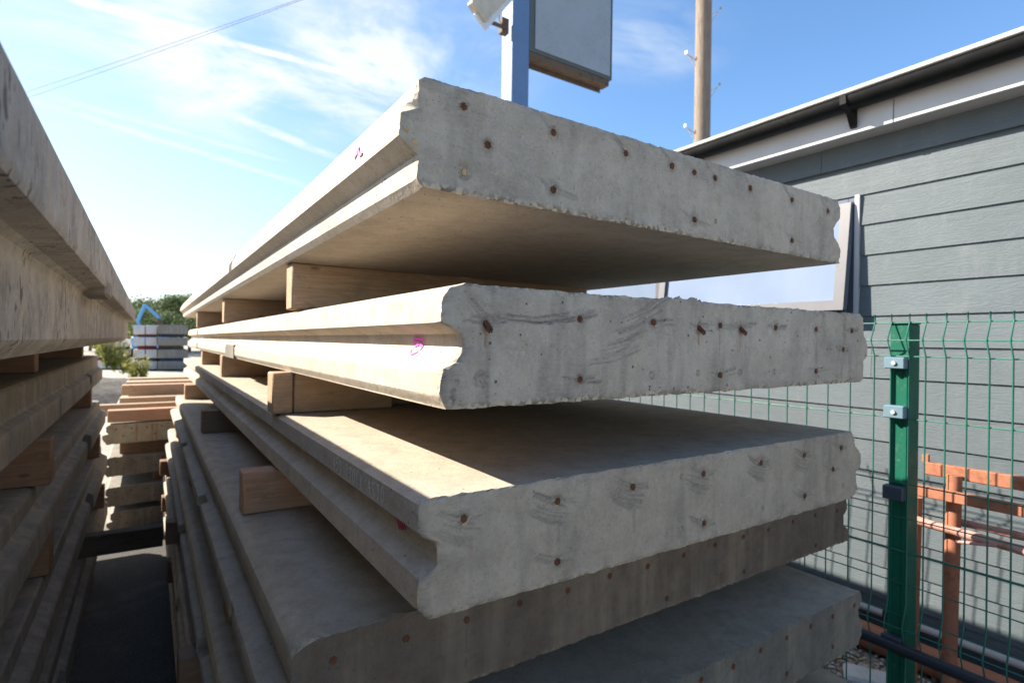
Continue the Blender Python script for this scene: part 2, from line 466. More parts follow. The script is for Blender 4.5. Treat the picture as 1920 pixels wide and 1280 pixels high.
def mat_leaf(name, a, b):
    k = NT(name)
    at = k.n.new('ShaderNodeAttribute'); at.attribute_name = 'tint'
    s_ = k.n.new('ShaderNodeSeparateColor'); k.l.new(at.outputs['Color'], s_.inputs[0])
    c = k.mix(s_.outputs[0], a, b)
    m = k.out(c, 0.6, spec=0.25)
    tr = k.n.new('ShaderNodeBsdfTranslucent'); k.l.new(c, tr.inputs[0])
    mx = k.n.new('ShaderNodeMixShader'); mx.inputs[0].default_value = 0.3
    k.l.new(k.b.outputs[0], mx.inputs[1]); k.l.new(tr.outputs[0], mx.inputs[2])
    k.l.new(mx.outputs[0], k.n['Material Output'].inputs[0])
    return m


LEAF_T = mat_leaf('tree_leaves', (0.055, 0.085, 0.03), (0.17, 0.21, 0.08))
LEAF_W = mat_leaf('weed_leaves', (0.12, 0.17, 0.03), (0.42, 0.38, 0.10))
BARK = mat_paint('bark', (0.11, 0.085, 0.06), 0.95, 0.4, bumpy=0.8)


# ------------------------------------------------------------------ object helpers
def tag(o, label=None, cat=None, group=None, kind=None):
    if label: o['label'] = label
    if cat: o['category'] = cat
    if group: o['group'] = group
    if kind: o['kind'] = kind
    return o


ORIG = {}


def empty(name, loc, label=None, cat=None, group=None):
    o = bpy.data.objects.new(name, None); COL.objects.link(o)
    o.empty_display_size = 0.1
    o.location = (loc[0], loc[1], loc[2] + H)
    ORIG[o.name] = Vector(loc)
    return tag(o, label, cat, group)


def org(o):
    return ORIG[o.name]


def obj_from(me, name, parent=None, loc=(0, 0, 0), rot=(0, 0, 0)):
    """me in its own local frame; loc relative to the eye (scene frame)"""
    o = bpy.data.objects.new(name, me); COL.objects.link(o)
    loc = Vector(loc)
    ORIG[o.name] = loc.copy()
    if parent is None:
        o.location = loc + Vector((0, 0, H))
    else:
        o.parent = parent
        o.location = loc - org(parent)
    o.rotation_euler = rot
    return o


class MB:
    def __init__(s): s.v = []; s.f = []; s.m = []
    def add(s, vs, fs, mi=0):
        n = len(s.v); s.v += [tuple(map(float, q)) for q in vs]
        s.f += [tuple(i + n for i in f) for f in fs]; s.m += [mi] * len(fs)
        return s

    def box(s, lo, hi, mi=0):
        x0, y0, z0 = lo; x1, y1, z1 = hi
        return s.add([(x0, y0, z0), (x1, y0, z0), (x1, y1, z0), (x0, y1, z0), (x0, y0, z1), (x1, y0, z1), (x1, y1, z1), (x0, y1, z1)],
                     [(0, 3, 2, 1), (4, 5, 6, 7), (0, 1, 5, 4), (1, 2, 6, 5), (2, 3, 7, 6), (3, 0, 4, 7)], mi)

    def bar(s, p, q, w, h=None, mi=0, up=(0, 0, 1)):
        """rectangular bar from p to q"""
        h = h or w
        p = Vector(p); q = Vector(q); d = (q - p).normalized(); u = Vector(up)
        if abs(d.dot(u)) > 0.95: u = Vector((1, 0, 0))
        a = d.cross(u).normalized() * (w / 2); b = a.cross(d).normalized() * (h / 2)
        vs = [c + sa * a + sb * b for c in (p, q) for sa, sb in ((-1, -1), (1, -1), (1, 1), (-1, 1))]
        return s.add(vs, [(0, 1, 2, 3), (7, 6, 5, 4), (0, 4, 5, 1), (1, 5, 6, 2), (2, 6, 7, 3), (3, 7, 4, 0)], mi)

    def tube(s, pts, r, n=8, mi=0, caps=True):
        pts = [Vector(p) for p in pts]
        rr = r if isinstance(r, (list, tuple)) else [r] * len(pts)
        vs = []; fs = []
        for i, p in enumerate(pts):
            d = (pts[min(i + 1, len(pts) - 1)] - pts[max(i - 1, 0)]).normalized()
            u = Vector((0, 0, 1)) if abs(d.z) < 0.9 else Vector((1, 0, 0))
            a = d.cross(u).normalized(); b = d.cross(a).normalized()
            for j in range(n):
                t = 2 * math.pi * j / n
                vs.append(p + rr[i] * (math.cos(t) * a + math.sin(t) * b))
        for i in range(len(pts) - 1):
            for j in range(n):
                k2 = (j + 1) % n
                fs.append((i * n + j, i * n + k2, (i + 1) * n + k2, (i + 1) * n + j))
        if caps:
            fs.append(tuple(range(n))); fs.append(tuple(range(len(pts) * n - 1, (len(pts) - 1) * n - 1, -1)))
        return s.add(vs, fs, mi)

    def prism(s, poly, axis, a, b, mi=0):
        """poly = list of 2D points extruded along axis ('x','y','z') from a to b"""
        def P(q, t): return {'x': (t, q[0], q[1]), 'y': (q[0], t, q[1]), 'z': (q[0], q[1], t)}[axis]
        n = len(poly)
        vs = [P(q, a) for q in poly] + [P(q, b) for q in poly]
        fs = [tuple(range(n)), tuple(range(2 * n - 1, n - 1, -1))] + [(i, i + n, (i + 1) % n + n, (i + 1) % n) for i in range(n)]
        return s.add(vs, fs, mi)

    def build(s, name, mats, parent=None, loc=None, bevel=0.0, smooth=None, seg=1):
        """vertices are in the scene frame; loc = the object's origin"""
        if loc is None:
            loc = org(parent) if parent is not None else Vector((np.mean([v[0] for v in s.v]), np.mean([v[1] for v in s.v]), min(v[2] for v in s.v)))
        loc = Vector(loc)
        me = bpy.data.meshes.new(name)
        me.from_pydata([tuple(Vector(v) - loc) for v in s.v], [], s.f)
        for m in (mats if isinstance(mats, (list, tuple)) else [mats]): me.materials.append(m)
        me.polygons.foreach_set('material_index', s.m)
        bm = bmesh.new(); bm.from_mesh(me)
        bmesh.ops.recalc_face_normals(bm, faces=bm.faces)
        if bevel > 0:
            es = [e for e in bm.edges if len(e.link_faces) == 2 and e.calc_face_angle(0) > 0.6]
            bmesh.ops.bevel(bm, geom=es, offset=bevel, segments=seg, affect='EDGES', clamp_overlap=True)
        bm.to_mesh(me); bm.free()
        if smooth is not None:
            me.polygons.foreach_set('use_smooth', [True] * len(me.polygons))
            me.set_sharp_from_angle(angle=math.radians(smooth))
        me.update()
        return obj_from(me, name, parent, loc)


# lattice noise in numpy ------------------------------------------------
_lat = np.random.RandomState(3).rand(256, 256)


def vn(x, y=0.0, seed=0):
    x = np.asarray(x, float) + seed * 13.37; y = np.asarray(y, float) + seed * 7.77
    x, y = np.broadcast_arrays(x, y)
    xi = np.floor(x).astype(int); yi = np.floor(y).astype(int)
    fx = x - xi; fy = y - yi; fx = fx * fx * (3 - 2 * fx); fy = fy * fy * (3 - 2 * fy)
    g = lambda i, j: _lat[i % 256, j % 256]
    return (g(xi, yi) * (1 - fx) + g(xi + 1, yi) * fx) * (1 - fy) + (g(xi, yi + 1) * (1 - fx) + g(xi + 1, yi + 1) * fx) * fy - 0.5


def fn(x, y=0.0, seed=0, o=4, rough=0.55):
    s = 0; a = 1.0; f = 1.0
    for i in range(o):
        s = s + a * vn(np.asarray(x) * f, np.asarray(y) * f, seed + i * 5); a *= rough; f *= 2.1
    return s


# ------------------------------------------------------------------ the concrete slab builder
def slab(label, group, mat, y0, y1, left, right, ztop, zbot, left0=None, right0=None, res=0.004, ringn=36,
         notches=(), notch_side='left', strokes=(), streaks=(), pits=(), crumb_bot=0.5, crumb_top=0.0, seed=1, chip=0.003,
         topbump=None, slope=(0, 0), name='concrete_slab', cat='concrete slab', dz_far=0.0, mottle=0.12, cap=None, halos=()):
    """left/right: [(x,z)..] clean side profiles, left0/right0: broken profiles at the end face.
    ztop/zbot: z of top and underside at the left and at the right corner."""
    lz, lx = zip(*sorted((z, x) for x, z in left)); rz, rx = zip(*sorted((z, x) for x, z in right))
    l0 = left0 or left; r0 = right0 or right
    l0z, l0x = zip(*sorted((z, x) for x, z in l0)); r0z, r0x = zip(*sorted((z, x) for x, z in r0))
    xl, xr = min(lx), max(rx)
    nt = max(int((ztop[0] - zbot[0]) / res), 12)
    ns = max(int((xr - xl) / res), 24)
    s = np.linspace(0, 1, ns + 1); t = np.linspace(0, 1, nt + 1)
    for prof_ in (left, right):                            # rows run exactly through the corners of the side profiles
        for (_, zc) in prof_:
            q_ = (zc - zbot[0]) / (ztop[0] - zbot[0])
            if 0.02 < q_ < 0.98:
                t[int(np.argmin(np.abs(t - q_)))] = q_
    t = np.sort(t)
    S, T = np.meshgrid(s, t)                              # rows t, cols s

    def shape(which, amp, yq):
        zb = zbot[0] + (zbot[1] - zbot[0]) * S; zt = ztop[0] + (ztop[1] - ztop[0]) * S
        X0 = xl + (xr - xl) * S
        zt = zt + (amp if which == 0 else min(amp, .0002)) * fn(X0 * 60, yq * 40, seed + 1) * 1.0
        zb = zb + amp * fn(X0 * 60, yq * 40, seed + 2) * 1.0
        if topbump is not None and which == 0:
            zt = zt + topbump(X0)
        Z = zb + T * (zt - zb)
        if which == 0:
            L = np.interp(Z, l0z, l0x); R = np.interp(Z, r0z, r0x)
        else:
            L = np.interp(Z, lz, lx); R = np.interp(Z, rz, rx)
        L = L + amp * fn(Z * 80, yq * 8, seed + 3) * 0.9
        R = R + amp * fn(Z * 80, yq * 50, seed + 4) * 0.9
        return L + (R - L) * S, Z

    X, Z = shape(0, chip, 0.0)
    # the arris: the end face sits back a little towards its own border
    edge = np.minimum.reduce([S * (xr - xl), (1 - S) * (xr - xl), T * (ztop[0] - zbot[0]), (1 - T) * (ztop[0] - zbot[0])])
    Y = y0 + 0.0012 * fn(X * 40, Z * 40, seed + 5) + 0.0006 * fn(X * 200, Z * 200, seed + 6)
    rough_edge = np.clip(1 - edge / 0.006, 0, 1)
    Y = Y + rough_edge * (0.0015 + 0.0045 * np.clip(fn(X * 90, Z * 90, seed + 7) + 0.1, 0, 1))
    dark = np.zeros_like(X); rust = np.zeros_like(X); pale = np.zeros_like(X)
    dark += np.clip(fn(X * 7, Z * 9, seed + 8) * 1.2, 0, 1) * mottle
    dark += np.clip(fn(X * 30, Z * 5, seed + 28) * 1.2 - 0.15, 0, 1) * mottle * 1.6
    eb = T * (ztop[0] - zbot[0])
    pale += crumb_bot * np.clip(1.25 - eb / 0.0095, 0, 1) * np.clip(0.6 + fn(X * 25, 0, seed + 9) * 1.8, 0, 1)
    pale += crumb_top * np.clip(1 - (1 - T) * (ztop[0] - zbot[0]) / 0.008, 0, 1) * np.clip(0.5 + fn(X * 25, 0, seed + 10) * 1.8, 0, 1)
    dark += 0.35 * np.clip(1 - edge / 0.02, 0, 1) * np.clip(fn(X * 45, Z * 45, seed + 11) + 0.1, 0, 1)
    dark += 0.30 * np.clip(1 - (X - np.interp(Z, l0z, l0x)) / 0.05, 0, 1) * np.clip(fn(X * 35, Z * 35, seed + 31) + 0.25, 0, 1)

    def seg(ax, az, bx, bz, w0, w1, amt, target, hard=1.6):
        n = max(int(math.hypot(bx - ax, bz - az) / (res * 0.7)), 3)
        nonlocal_arr = target
        x_lo, x_hi = min(ax, bx) - 0.02, max(ax, bx) + 0.02
        c0 = max(int((x_lo - xl) / (xr - xl) * ns) - 12, 0); c1 = min(int((x_hi - xl) / (xr - xl) * ns) + 12, ns + 1)
        if c1 <= c0: return
        Xs = X[:, c0:c1]; Zs = Z[:, c0:c1]
        dx, dz = bx - ax, bz - az
        ll = dx * dx + dz * dz + 1e-12
        q = np.clip(((Xs - ax) * dx + (Zs - az) * dz) / ll, 0, 1)
        dd = np.hypot(Xs - ax - q * dx, Zs - az - q * dz)
        w = w0 + (w1 - w0) * q
        nonlocal_arr[:, c0:c1] = np.maximum(nonlocal_arr[:, c0:c1], amt * np.clip(1 - (dd / w) ** hard, 0, 1))

    for (ax, az, bx, bz, w0, w1, amt) in strokes:        # trowel and grinder marks
        mx, mz = (ax + bx) / 2 + (bz - az) * 0.05, (az + bz) / 2 - (bx - ax) * 0.05
        seg(ax, az, mx, mz, w0, (w0 + w1) / 2, amt, dark); seg(mx, mz, bx, bz, (w0 + w1) / 2, w1, amt, dark)
    for (ax, az, ln, w, amt, kind) in streaks:           # drips below the strands
        seg(ax, az, ax + random.uniform(-.002, .002), az - ln, w, w * 0.5, amt, rust if kind == 'rust' else dark)
    for (ax, az, r) in pits:
        rr = np.hypot((X - ax), (Z - az)) / r
        Y += np.where(rr < 1.3, 0.004 * np.clip(1.15 - rr + 0.3 * fn(X * 300, Z * 300, seed), 0, 1), 0)
        dark = np.maximum(dark, np.where((rr > 0.5) & (rr < 1.4), 0.35, 0) * np.clip(0.7 + fn(X * 200, Z * 200, 3), 0, 1))
        pale = np.maximum(pale, np.clip(0.9 - np.hypot(X - ax, Z - az + r * 0.35) / (r * 0.5), 0, 1))

    for (ax, az) in halos:
        rr = np.hypot(X - ax, Z - az)
        near = rr < 0.03
        if not near.any(): continue
        ring = np.clip(1 - np.abs(rr - 0.0085) / 0.0035, 0, 1) * near
        pale = np.maximum(pale, ring * np.clip(0.35 + fn(X * 120, Z * 120, int(ax * 1000) % 97) * 1.6, 0, 0.7))
        dark = np.maximum(dark, np.clip(1 - rr / 0.02, 0, 1) * 0.45 * near)
        rust = np.maximum(rust, np.clip(1 - rr / 0.009, 0, 1) * near)

    nr, nc = X.shape
    verts = [np.stack([X, Y, Z], -1).reshape(-1, 3)]
    wear = [np.stack([dark, rust, pale, np.ones_like(X)], -1).reshape(-1, 4)]
    idx = np.arange(nr * nc).reshape(nr, nc)
    f_cap = np.stack([idx[:-1, :-1], idx[:-1, 1:], idx[1:, 1:], idx[1:, :-1]], -1).reshape(-1, 4)
    rim = np.concatenate([idx[0, :-1], idx[:-1, -1], idx[-1, ::-1][:-1], idx[::-1, 0][:-1]])
    rs, rt = S.reshape(-1)[rim], T.reshape(-1)[rim]
    # ring stations
    ys = list(y0 + np.array([0.0035, 0.008, 0.015, 0.025, 0.045, 0.08]))
    ys += list(y0 + 0.08 + (y1 - y0 - 0.08) * np.linspace(0, 1, ringn)[1:] ** 1.7)
    for (na, nb, nz0, nz1, nx) in notches:
        ys += [na - 0.001, na + 0.002, nb - 0.002, nb + 0.001]
    ys = sorted(y for y in ys if y <= y1)
    faces = [f_cap]
    prev = rim
    m = len(rim)
    base = nr * nc
    for yi, yq in enumerate(ys):
        d = yq - y0
        Xc, Zc = shape(1, (0.0005 if d > 0.03 else 0.0012) if d > 0.003 else chip, yq * 0.35)
        xr_, zr_ = Xc.reshape(-1)[rim].copy(), Zc.reshape(-1)[rim].copy()
        if d < 0.03:
            w = np.clip(d / 0.025, 0, 1) ** 0.8
            w = np.clip(w + 0.5 * fn(zr_ * 90, d * 60, seed + 12), 0, 1) * (d > 0.0)
            ww = w if d > 0.006 else w * 0.5
            xr_ = verts[0][rim, 0] * (1 - ww) + xr_ * ww
            zr_ = verts[0][rim, 2] * (1 - ww) + zr_ * ww
        for (na, nb, nz0, nz1, nx) in notches:
            if na <= yq <= nb:
                inz = (zr_ > nz0) & (zr_ < nz1)
                if notch_side == 'left': xr_ = np.where(inz & (rs < 0.3), np.maximum(xr_, nx), xr_)
                else: xr_ = np.where(inz & (rs > 0.7), np.minimum(xr_, nx), xr_)
        zr_ = zr_ + dz_far * d / (y1 - y0)
        ring = np.stack([xr_, np.full(m, yq), zr_], -1)
        verts.append(ring)
        wr = np.zeros((m, 4)); wr[:, 3] = 1
        if d < 0.03: wr[:, 2] = 0.6 * (1 - d / 0.03) * np.clip(0.4 + fn(xr_ * 60 + zr_ * 60, d * 50, 5), 0, 1) * ((rt < 0.05) | (rs < 0.02))
        wear.append(wr)
        cur = np.arange(m) + base
        faces.append(np.stack([prev, cur, np.roll(cur, -1), np.roll(prev, -1)], -1))
        prev = cur; base += m
    V = np.concatenate(verts); Wc = np.concatenate(wear); F = np.concatenate(faces)
    loc = Vector(((xl + xr) / 2, (y0 + y1) / 2, min(zbot)))
    V = V - np.array(loc)
    if slope != (0, 0):
        pass
    me = bpy.data.meshes.new(name)
    nf = len(F)
    me.vertices.add(len(V)); me.vertices.foreach_set('co', V.astype(np.float32).ravel())
    me.loops.add(nf * 4 + m); me.polygons.add(nf + 1)
    li = np.concatenate([F.ravel(), prev[::-1]])
    me.loops.foreach_set('vertex_index', li.astype(np.int32))
    me.polygons.foreach_set('loop_start', np.concatenate([np.arange(nf) * 4, [nf * 4]]).astype(np.int32))
    me.polygons.foreach_set('loop_total', np.concatenate([np.full(nf, 4), [m]]).astype(np.int32))
    me.update(calc_edges=True)
    me.validate()
    ca = me.color_attributes.new('wear', 'FLOAT_COLOR', 'POINT')
    ca.data.foreach_set('color', np.clip(Wc, 0, 1).astype(np.float32).ravel())
    me.materials.append(mat)
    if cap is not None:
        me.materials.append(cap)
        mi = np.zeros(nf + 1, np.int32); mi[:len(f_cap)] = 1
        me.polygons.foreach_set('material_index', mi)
    me.polygons.foreach_set('use_smooth', [True] * len(me.polygons))
    me.set_sharp_from_angle(angle=math.radians(24))
    o = obj_from(me, name, None, loc)
    tag(o, label, cat, group)
    return o


def plane_pts(pix, y):
    return [tuple(ony(u, v, y)[[0, 2]]) for u, v in pix]


# strand ends ------------------------------------------------------------
def strand_mesh(r, proud, name, tail=0.0, drop=0.0):
    bm = bmesh.new()
    cs = [(0, 0)] + [(r * 0.64 * math.cos(a), r * 0.64 * math.sin(a)) for a in np.arange(6) * math.pi / 3 + 0.3]
    for i, (cx_, cz_) in enumerate(cs):
        n = 8; q = r * 0.36
        pr = proud * (0.7 + 0.6 * random.random())
        a = [bm.verts.new((cx_ + q * math.cos(t), 0.006, cz_ + q * math.sin(t))) for t in np.arange(n) * 2 * math.pi / n]
        b = [bm.verts.new((cx_ + q * math.cos(t), -pr, cz_ + q * math.sin(t) - drop * 0.4)) for t in np.arange(n) * 2 * math.pi / n]
        e = [bm.verts.new((cx_ + q * .85 * math.cos(t), -pr - tail, cz_ + q * .85 * math.sin(t) - drop)) for t in np.arange(n) * 2 * math.pi / n]
        for j in range(n):
            k2 = (j + 1) % n
            bm.faces.new((a[j], b[j], b[k2], a[k2])); bm.faces.new((b[j], e[j], e[k2], b[k2]))
        bm.faces.new(e)
    bmesh.ops.recalc_face_normals(bm, faces=bm.faces)
    me = bpy.data.meshes.new(name); bm.to_mesh(me); bm.free(); me.materials.append(RUST)
    me.polygons.foreach_set('use_smooth', [True] * len(me.polygons)); me.set_sharp_from_angle(angle=0.9)
    return me


STR = [strand_mesh(0.0060, 0.0015, 'strand') for _ in range(3)]
STR_LONG = strand_mesh(0.0056, 0.003, 'strand_long', 0.009, 0.013)


def strands(o, pts, y, sc_=1.0, long=()):
    for i, (x, z) in enumerate(pts):
        me = STR_LONG if i in long else STR[i % 3]
        q = obj_from(me, 'strand_end', o, (x, y, z), (0, (i * 1.3) % 1.0 if i not in long else 0.0, 0))
        q.scale = (sc_, 1, sc_)
        if i in long: q['label'] = 'rusty strand end sticking out and bent down'


def ribbon(strokes, fo, name, mat, parent, width, label=None, seed=0):
    """strokes: lists of (a,b) local points; fo(a,b) -> scene point on the surface, third arg = lift"""
    mb = MB(); r_ = random.Random(seed)
    for st in strokes:
        P = []
        for (a, b), (c, d) in zip(st[:-1], st[1:]):
            n = max(int(math.hypot(c - a, d - b) / 0.004), 1)
            P += [(a + (c - a) * i / n, b + (d - b) * i / n) for i in range(n)]
        P.append(st[-1])
        L = []
        for i, p in enumerate(P):
            q0 = P[max(i - 1, 0)]; q1 = P[min(i + 1, len(P) - 1)]
            dx, dy = q1[0] - q0[0], q1[1] - q0[1]; l = math.hypot(dx, dy) + 1e-9
            w = width * (0.65 + 0.6 * r_.random()) / 2
            L.append(((p[0] - dy / l * w, p[1] + dx / l * w), (p[0] + dy / l * w, p[1] - dx / l * w)))
        vs = []; 
        for a, b in L: vs += [fo(*a), fo(*b)]
        mb.add(vs, [(2 * i, 2 * i + 1, 2 * i + 3, 2 * i + 2) for i in range(len(L) - 1)])
    o = mb.build(name, mat, parent)
    if label: o['label'] = label
    return o


def smear_set(pts, rs, n=5, ln=0.045, ang=-35, amt=0.4):
    """fans of trowel marks round each strand: direction from upper left to lower right"""
    out = []
    for (x, z) in pts:
        for i in range(rs.randint(1, max(n - 1, 2))):
            a = math.radians(ang + rs.uniform(-22, 22))
            l = ln * rs.uniform(0.5, 1.2)
            ox, oz = rs.uniform(-.012, .012), rs.uniform(-.008, .012)
            dx, dz = math.cos(a) * l, math.sin(a) * l
            out.append((x + ox - dx * 0.8, z + oz - dz * 0.8, x + ox + dx * 0.25, z + oz + dz * 0.25, rs.uniform(.002, .005), rs.uniform(.005, .011), amt * rs.uniform(.35, .9)))
    return out


def brush(x0, z0, x1, z1, width, n, amt, r_):
    """a band of near-parallel scrape marks from (x0,z0) to (x1,z1)"""
    out = []
    l = math.hypot(x1 - x0, z1 - z0); nx, nz = -(z1 - z0) / l, (x1 - x0) / l
    for i in range(n):
        q = (i + .5) / n - .5
        o = q * width + r_.normal() * width / n * .4
        a, b = r_.uniform(-.12, .25), r_.uniform(.7, 1.1)
        out.append((x0 + (x1 - x0) * a + nx * o * .7, z0 + (z1 - z0) * a + nz * o * .7, x0 + (x1 - x0) * b + nx * o * 1.1, z0 + (z1 - z0) * b + nz * o * 1.1,
                    .0014, .0022 + .0012 * r_.rand(), amt * r_.uniform(.25, 1)))
    return out


rs = np.random.RandomState(11)
RG = 'concrete slabs of the right-hand stack'

# slab 1 (top) ------------------------------------------------------------
Y1 = 0.719
p = lambda l, y: plane_pts(l, y)
S1_left = p([(812, 139), (787, 150), (753, 205), (750, 252), (784, 288), (784, 333), (800, 356)], Y1)
S1_left0 = p([(812, 139), (787, 148), (786, 166), (784, 184), (785, 200), (771, 206), (752, 209), (750, 252), (766, 270), (784, 287), (786, 300), (782, 333), (800, 357)], Y1)
S1_right = p([(1556, 366), (1572, 376), (1577, 395), (1568, 425), (1568, 445), (1577, 465), (1576, 494)], Y1)
S1_right0 = p([(1556, 366), (1571, 375), (1577, 390), (1576, 408), (1565, 427), (1566, 445), (1574, 458), (1577, 469), (1575, 497)], Y1)
z1t = (0.3735, 0.3735); z1b = (0.2165, 0.2125)
st1 = p([(869, 200), (1037.5, 248.5), (914.5, 272), (1037.5, 356), (1173, 287.5), (1260, 311), (1301.5, 323.5), (1340.5, 334), (1406.5, 353), (1485, 375), (1301.8, 412), (1551.5, 395.5), (1485, 451)], Y1)
strk = []
for i_ in (1, 4, 5, 7, 8, 9, 11):
    x, z = st1[i_]; l = rs.uniform(.045, .075)
    strk += brush(x - l * .75, z + l * .72, x - .003, z + .004, .010, 4, .42, rs)
for i_ in (0, 2, 3, 10, 12, 6):
    x, z = st1[i_]
    strk += brush(x - .035, z + .014, x + .05, z - .008, .014, 4, .3, rs)
slab1 = slab('topmost slab of the right-hand stack, broad grooved edge in sun and a pink scribble', RG, CON, Y1, 7.0, S1_left, S1_right, z1t, z1b, S1_left0, S1_right0,
             res=0.0023, notches=((2.56, 2.66, 0.285, 0.38, 0.315), (5.1, 5.2, 0.285, 0.38, 0.315)), strokes=strk,
             streaks=[(x, z - .006, .03 * random.random() + .008, .003, .3, 'rust') for x, z in st1[4:9]],
             pits=[p([(870, 319)], Y1)[0] + (0.011,), p([(1175, 412)], Y1)[0] + (0.004,), p([(1342, 415)], Y1)[0] + (0.004,)], crumb_bot=0.95, crumb_top=0.15, seed=2, chip=0.0022, halos=st1, mottle=0.2)
strands(slab1, st1, Y1)

# slab 2 -------------------------------------------------------------------
Y2 = 0.6866
S2_left = p([(870, 532), (846, 538), (833, 553), (828, 604), (864, 626), (868, 650), (835, 686), (827, 700), (826, 745), (838, 766)], Y2)
S2_left0 = p([(874, 531), (846, 538), (838, 548), (831, 557), (829, 604), (846, 613), (864, 625), (868.6, 632.5), (867.5, 650), (870, 661), (861, 678.5), (845.6, 687), (833.6, 689.4), (828.6, 702.5), (826, 744), (838, 766)], Y2)
S2_right0 = p([(1614, 588), (1620, 596), (1622, 629), (1629, 649), (1626.7, 668), (1620.6, 677), (1620, 706), (1616, 716)], Y2)
z2t = (0.0815, 0.0835); z2b = (-0.0955, -0.0895)
st2 = p([(911, 602), (1087, 598), (1225, 604.5), (1310.5, 611), (1350, 610), (1388.5, 613), (1454, 614), (1530, 617), (1597, 620), (1581, 655), (1530, 695.5), (1350, 702.5), (1087, 711)], Y2)


def bump2(x):
    r = np.clip(fn(x * 75, 0, 41) * 2.6, 0, 1) * 0.012 * np.clip((x - 0.72) / 0.1, 0, 1)
    e = np.clip(1 - ((x - 0.83) / 0.05) ** 2, 0, 1) * (0.004 + 0.004 * fn(x * 90, 0, 43))
    return r * np.clip(0.35 + fn(x * 9, 0, 44) * 2.0, 0, 1) + np.maximum(e, 0)


strk = []
for i_, (x, z) in enumerate(st2):
    strk += brush(x - .03, z + .004, x + .045, z + rs.uniform(-.004, .010), .014, 5, .5, rs)
for i_ in range(4):                                     # the big curved sweep right of the second strand
    x, z = p([(1112 + 22 * i_, 676 - 26 * i_)], Y2)[0]
    strk += brush(x, z, x + .105, z + .024 + .008 * i_, .016, 7, .42, rs)
x, z = p([(930, 594)], Y2)[0]
strk += brush(x, z, x + .16, z + .006, .012, 7, .6, rs)
x, z = p([(872, 575)], Y2)[0]
strk += brush(x, z + .02, x + .05, z - .02, .04, 9, .5, rs)
slab2 = slab('second slab from the top of the right-hand stack, ragged top edge and two bent rusty strands', RG, CON, Y2, 6.5, S2_left, S2_right0, z2t, z2b, S2_left0, S2_right0,
             res=0.0023, notches=((5.2, 5.32, -0.1, 0.07, 0.352), ), strokes=strk,
             streaks=[(x, z - .016, .02, .0045, .85, 'rust') for x, z in (st2[0], st2[3])] + [(x, z - .006, .045, .003, .35, 'rust') for x, z in (st2[4], st2[5], st2[11])] +
             [(st2[0][0] + .004, st2[0][1] - .02, .11, .009, .30, 'dark'), (st2[4][0], st2[4][1] - .02, .05, .003, .3, 'dark')],
             pits=[p([q], Y2)[0] + (r,) for q, r in (((903, 712), .010), ((1223, 703), .006), ((1309, 699), .005), ((1388, 698), .006), ((1452, 697), .005), ((850, 735), .004), ((846, 750), .005), ((857, 716), .0035))],
             crumb_bot=0.8, crumb_top=0.8, seed=9, chip=0.003, topbump=bump2, mottle=0.24, halos=st2)
strands(slab2, st2, Y2, 1.0, long=(0, 3, 5))

# slab 3 -------------------------------------------------------------------
Y3 = 0.6924
S3_left = p([(815, 934), (796, 936), (786, 948), (785, 1000), (816, 1017), (821, 1030), (820, 1058), (786, 1088), (783, 1145), (803, 1163)], Y3)
S3_left0 = p([(815, 934), (793, 938), (787, 950), (785, 1000), (792.5, 1008), (816.5, 1018), (821, 1025), (820.5, 1059.6), (810, 1072), (797, 1080), (786, 1090), (784, 1101), (784.5, 1145), (803, 1163)], Y3)
S3_right0 = p([(1596, 805), (1602, 816), (1605, 837), (1616, 852), (1615, 874), (1606, 885), (1608, 911), (1605, 926), (1596, 933)], Y3)
z3t = (-0.2170, -0.2155); z3b = (-0.3835, -0.3865)
st3 = p([(869.6, 971.6), (1045, 938.6), (1186.5, 912.3), (1045, 1052.5), (1318.7, 887), (1427, 867), (1508, 853), (1562, 879), (1577, 839), (1509, 929.6), (1319.7, 980)], Y3)
strk = []
for i_, (x, z) in enumerate(st3):
    strk += brush(x - .045, z + .018, x + .012, z - .002, .013, 5, .55, rs) + brush(x - .004, z + .003, x + .035, z - .004, .010, 4, .4, rs)
for i_ in (0, 1, 2, 4, 5, 6):                             # scrubbed patches below the strands
    x, z = st3[i_]
    strk += brush(x - .05, z - .004, x + .018, z - .028, .030, 14, .38, rs)
    strk += brush(x - .045, z - .016, x + .01, z - .036, .012, 5, .4, rs)
slab3 = slab('third slab from the top of the right-hand stack, sunlit strip on top and faint chalk lettering on its edge', RG, CON_M, Y3, 6.7, S3_left, S3_right0, z3t, z3b, S3_left0, S3_right0,
             res=0.0025, notches=(), strokes=strk,
             streaks=[(x + .004, z - .03, .05, .006, .22, 'dark') for x, z in st3[1:3]] + [(st3[0][0] + .012, st3[0][1] - .03, .1, .006, .16, 'rust')],
             pits=[p([q], Y3)[0] + (.005,) for q in ((1278, 893), (1430, 952), (1581, 911), (1278, 990))], crumb_bot=0.3, seed=17, chip=0.0025, mottle=0.2, halos=st3)
strands(slab3, st3, Y3)


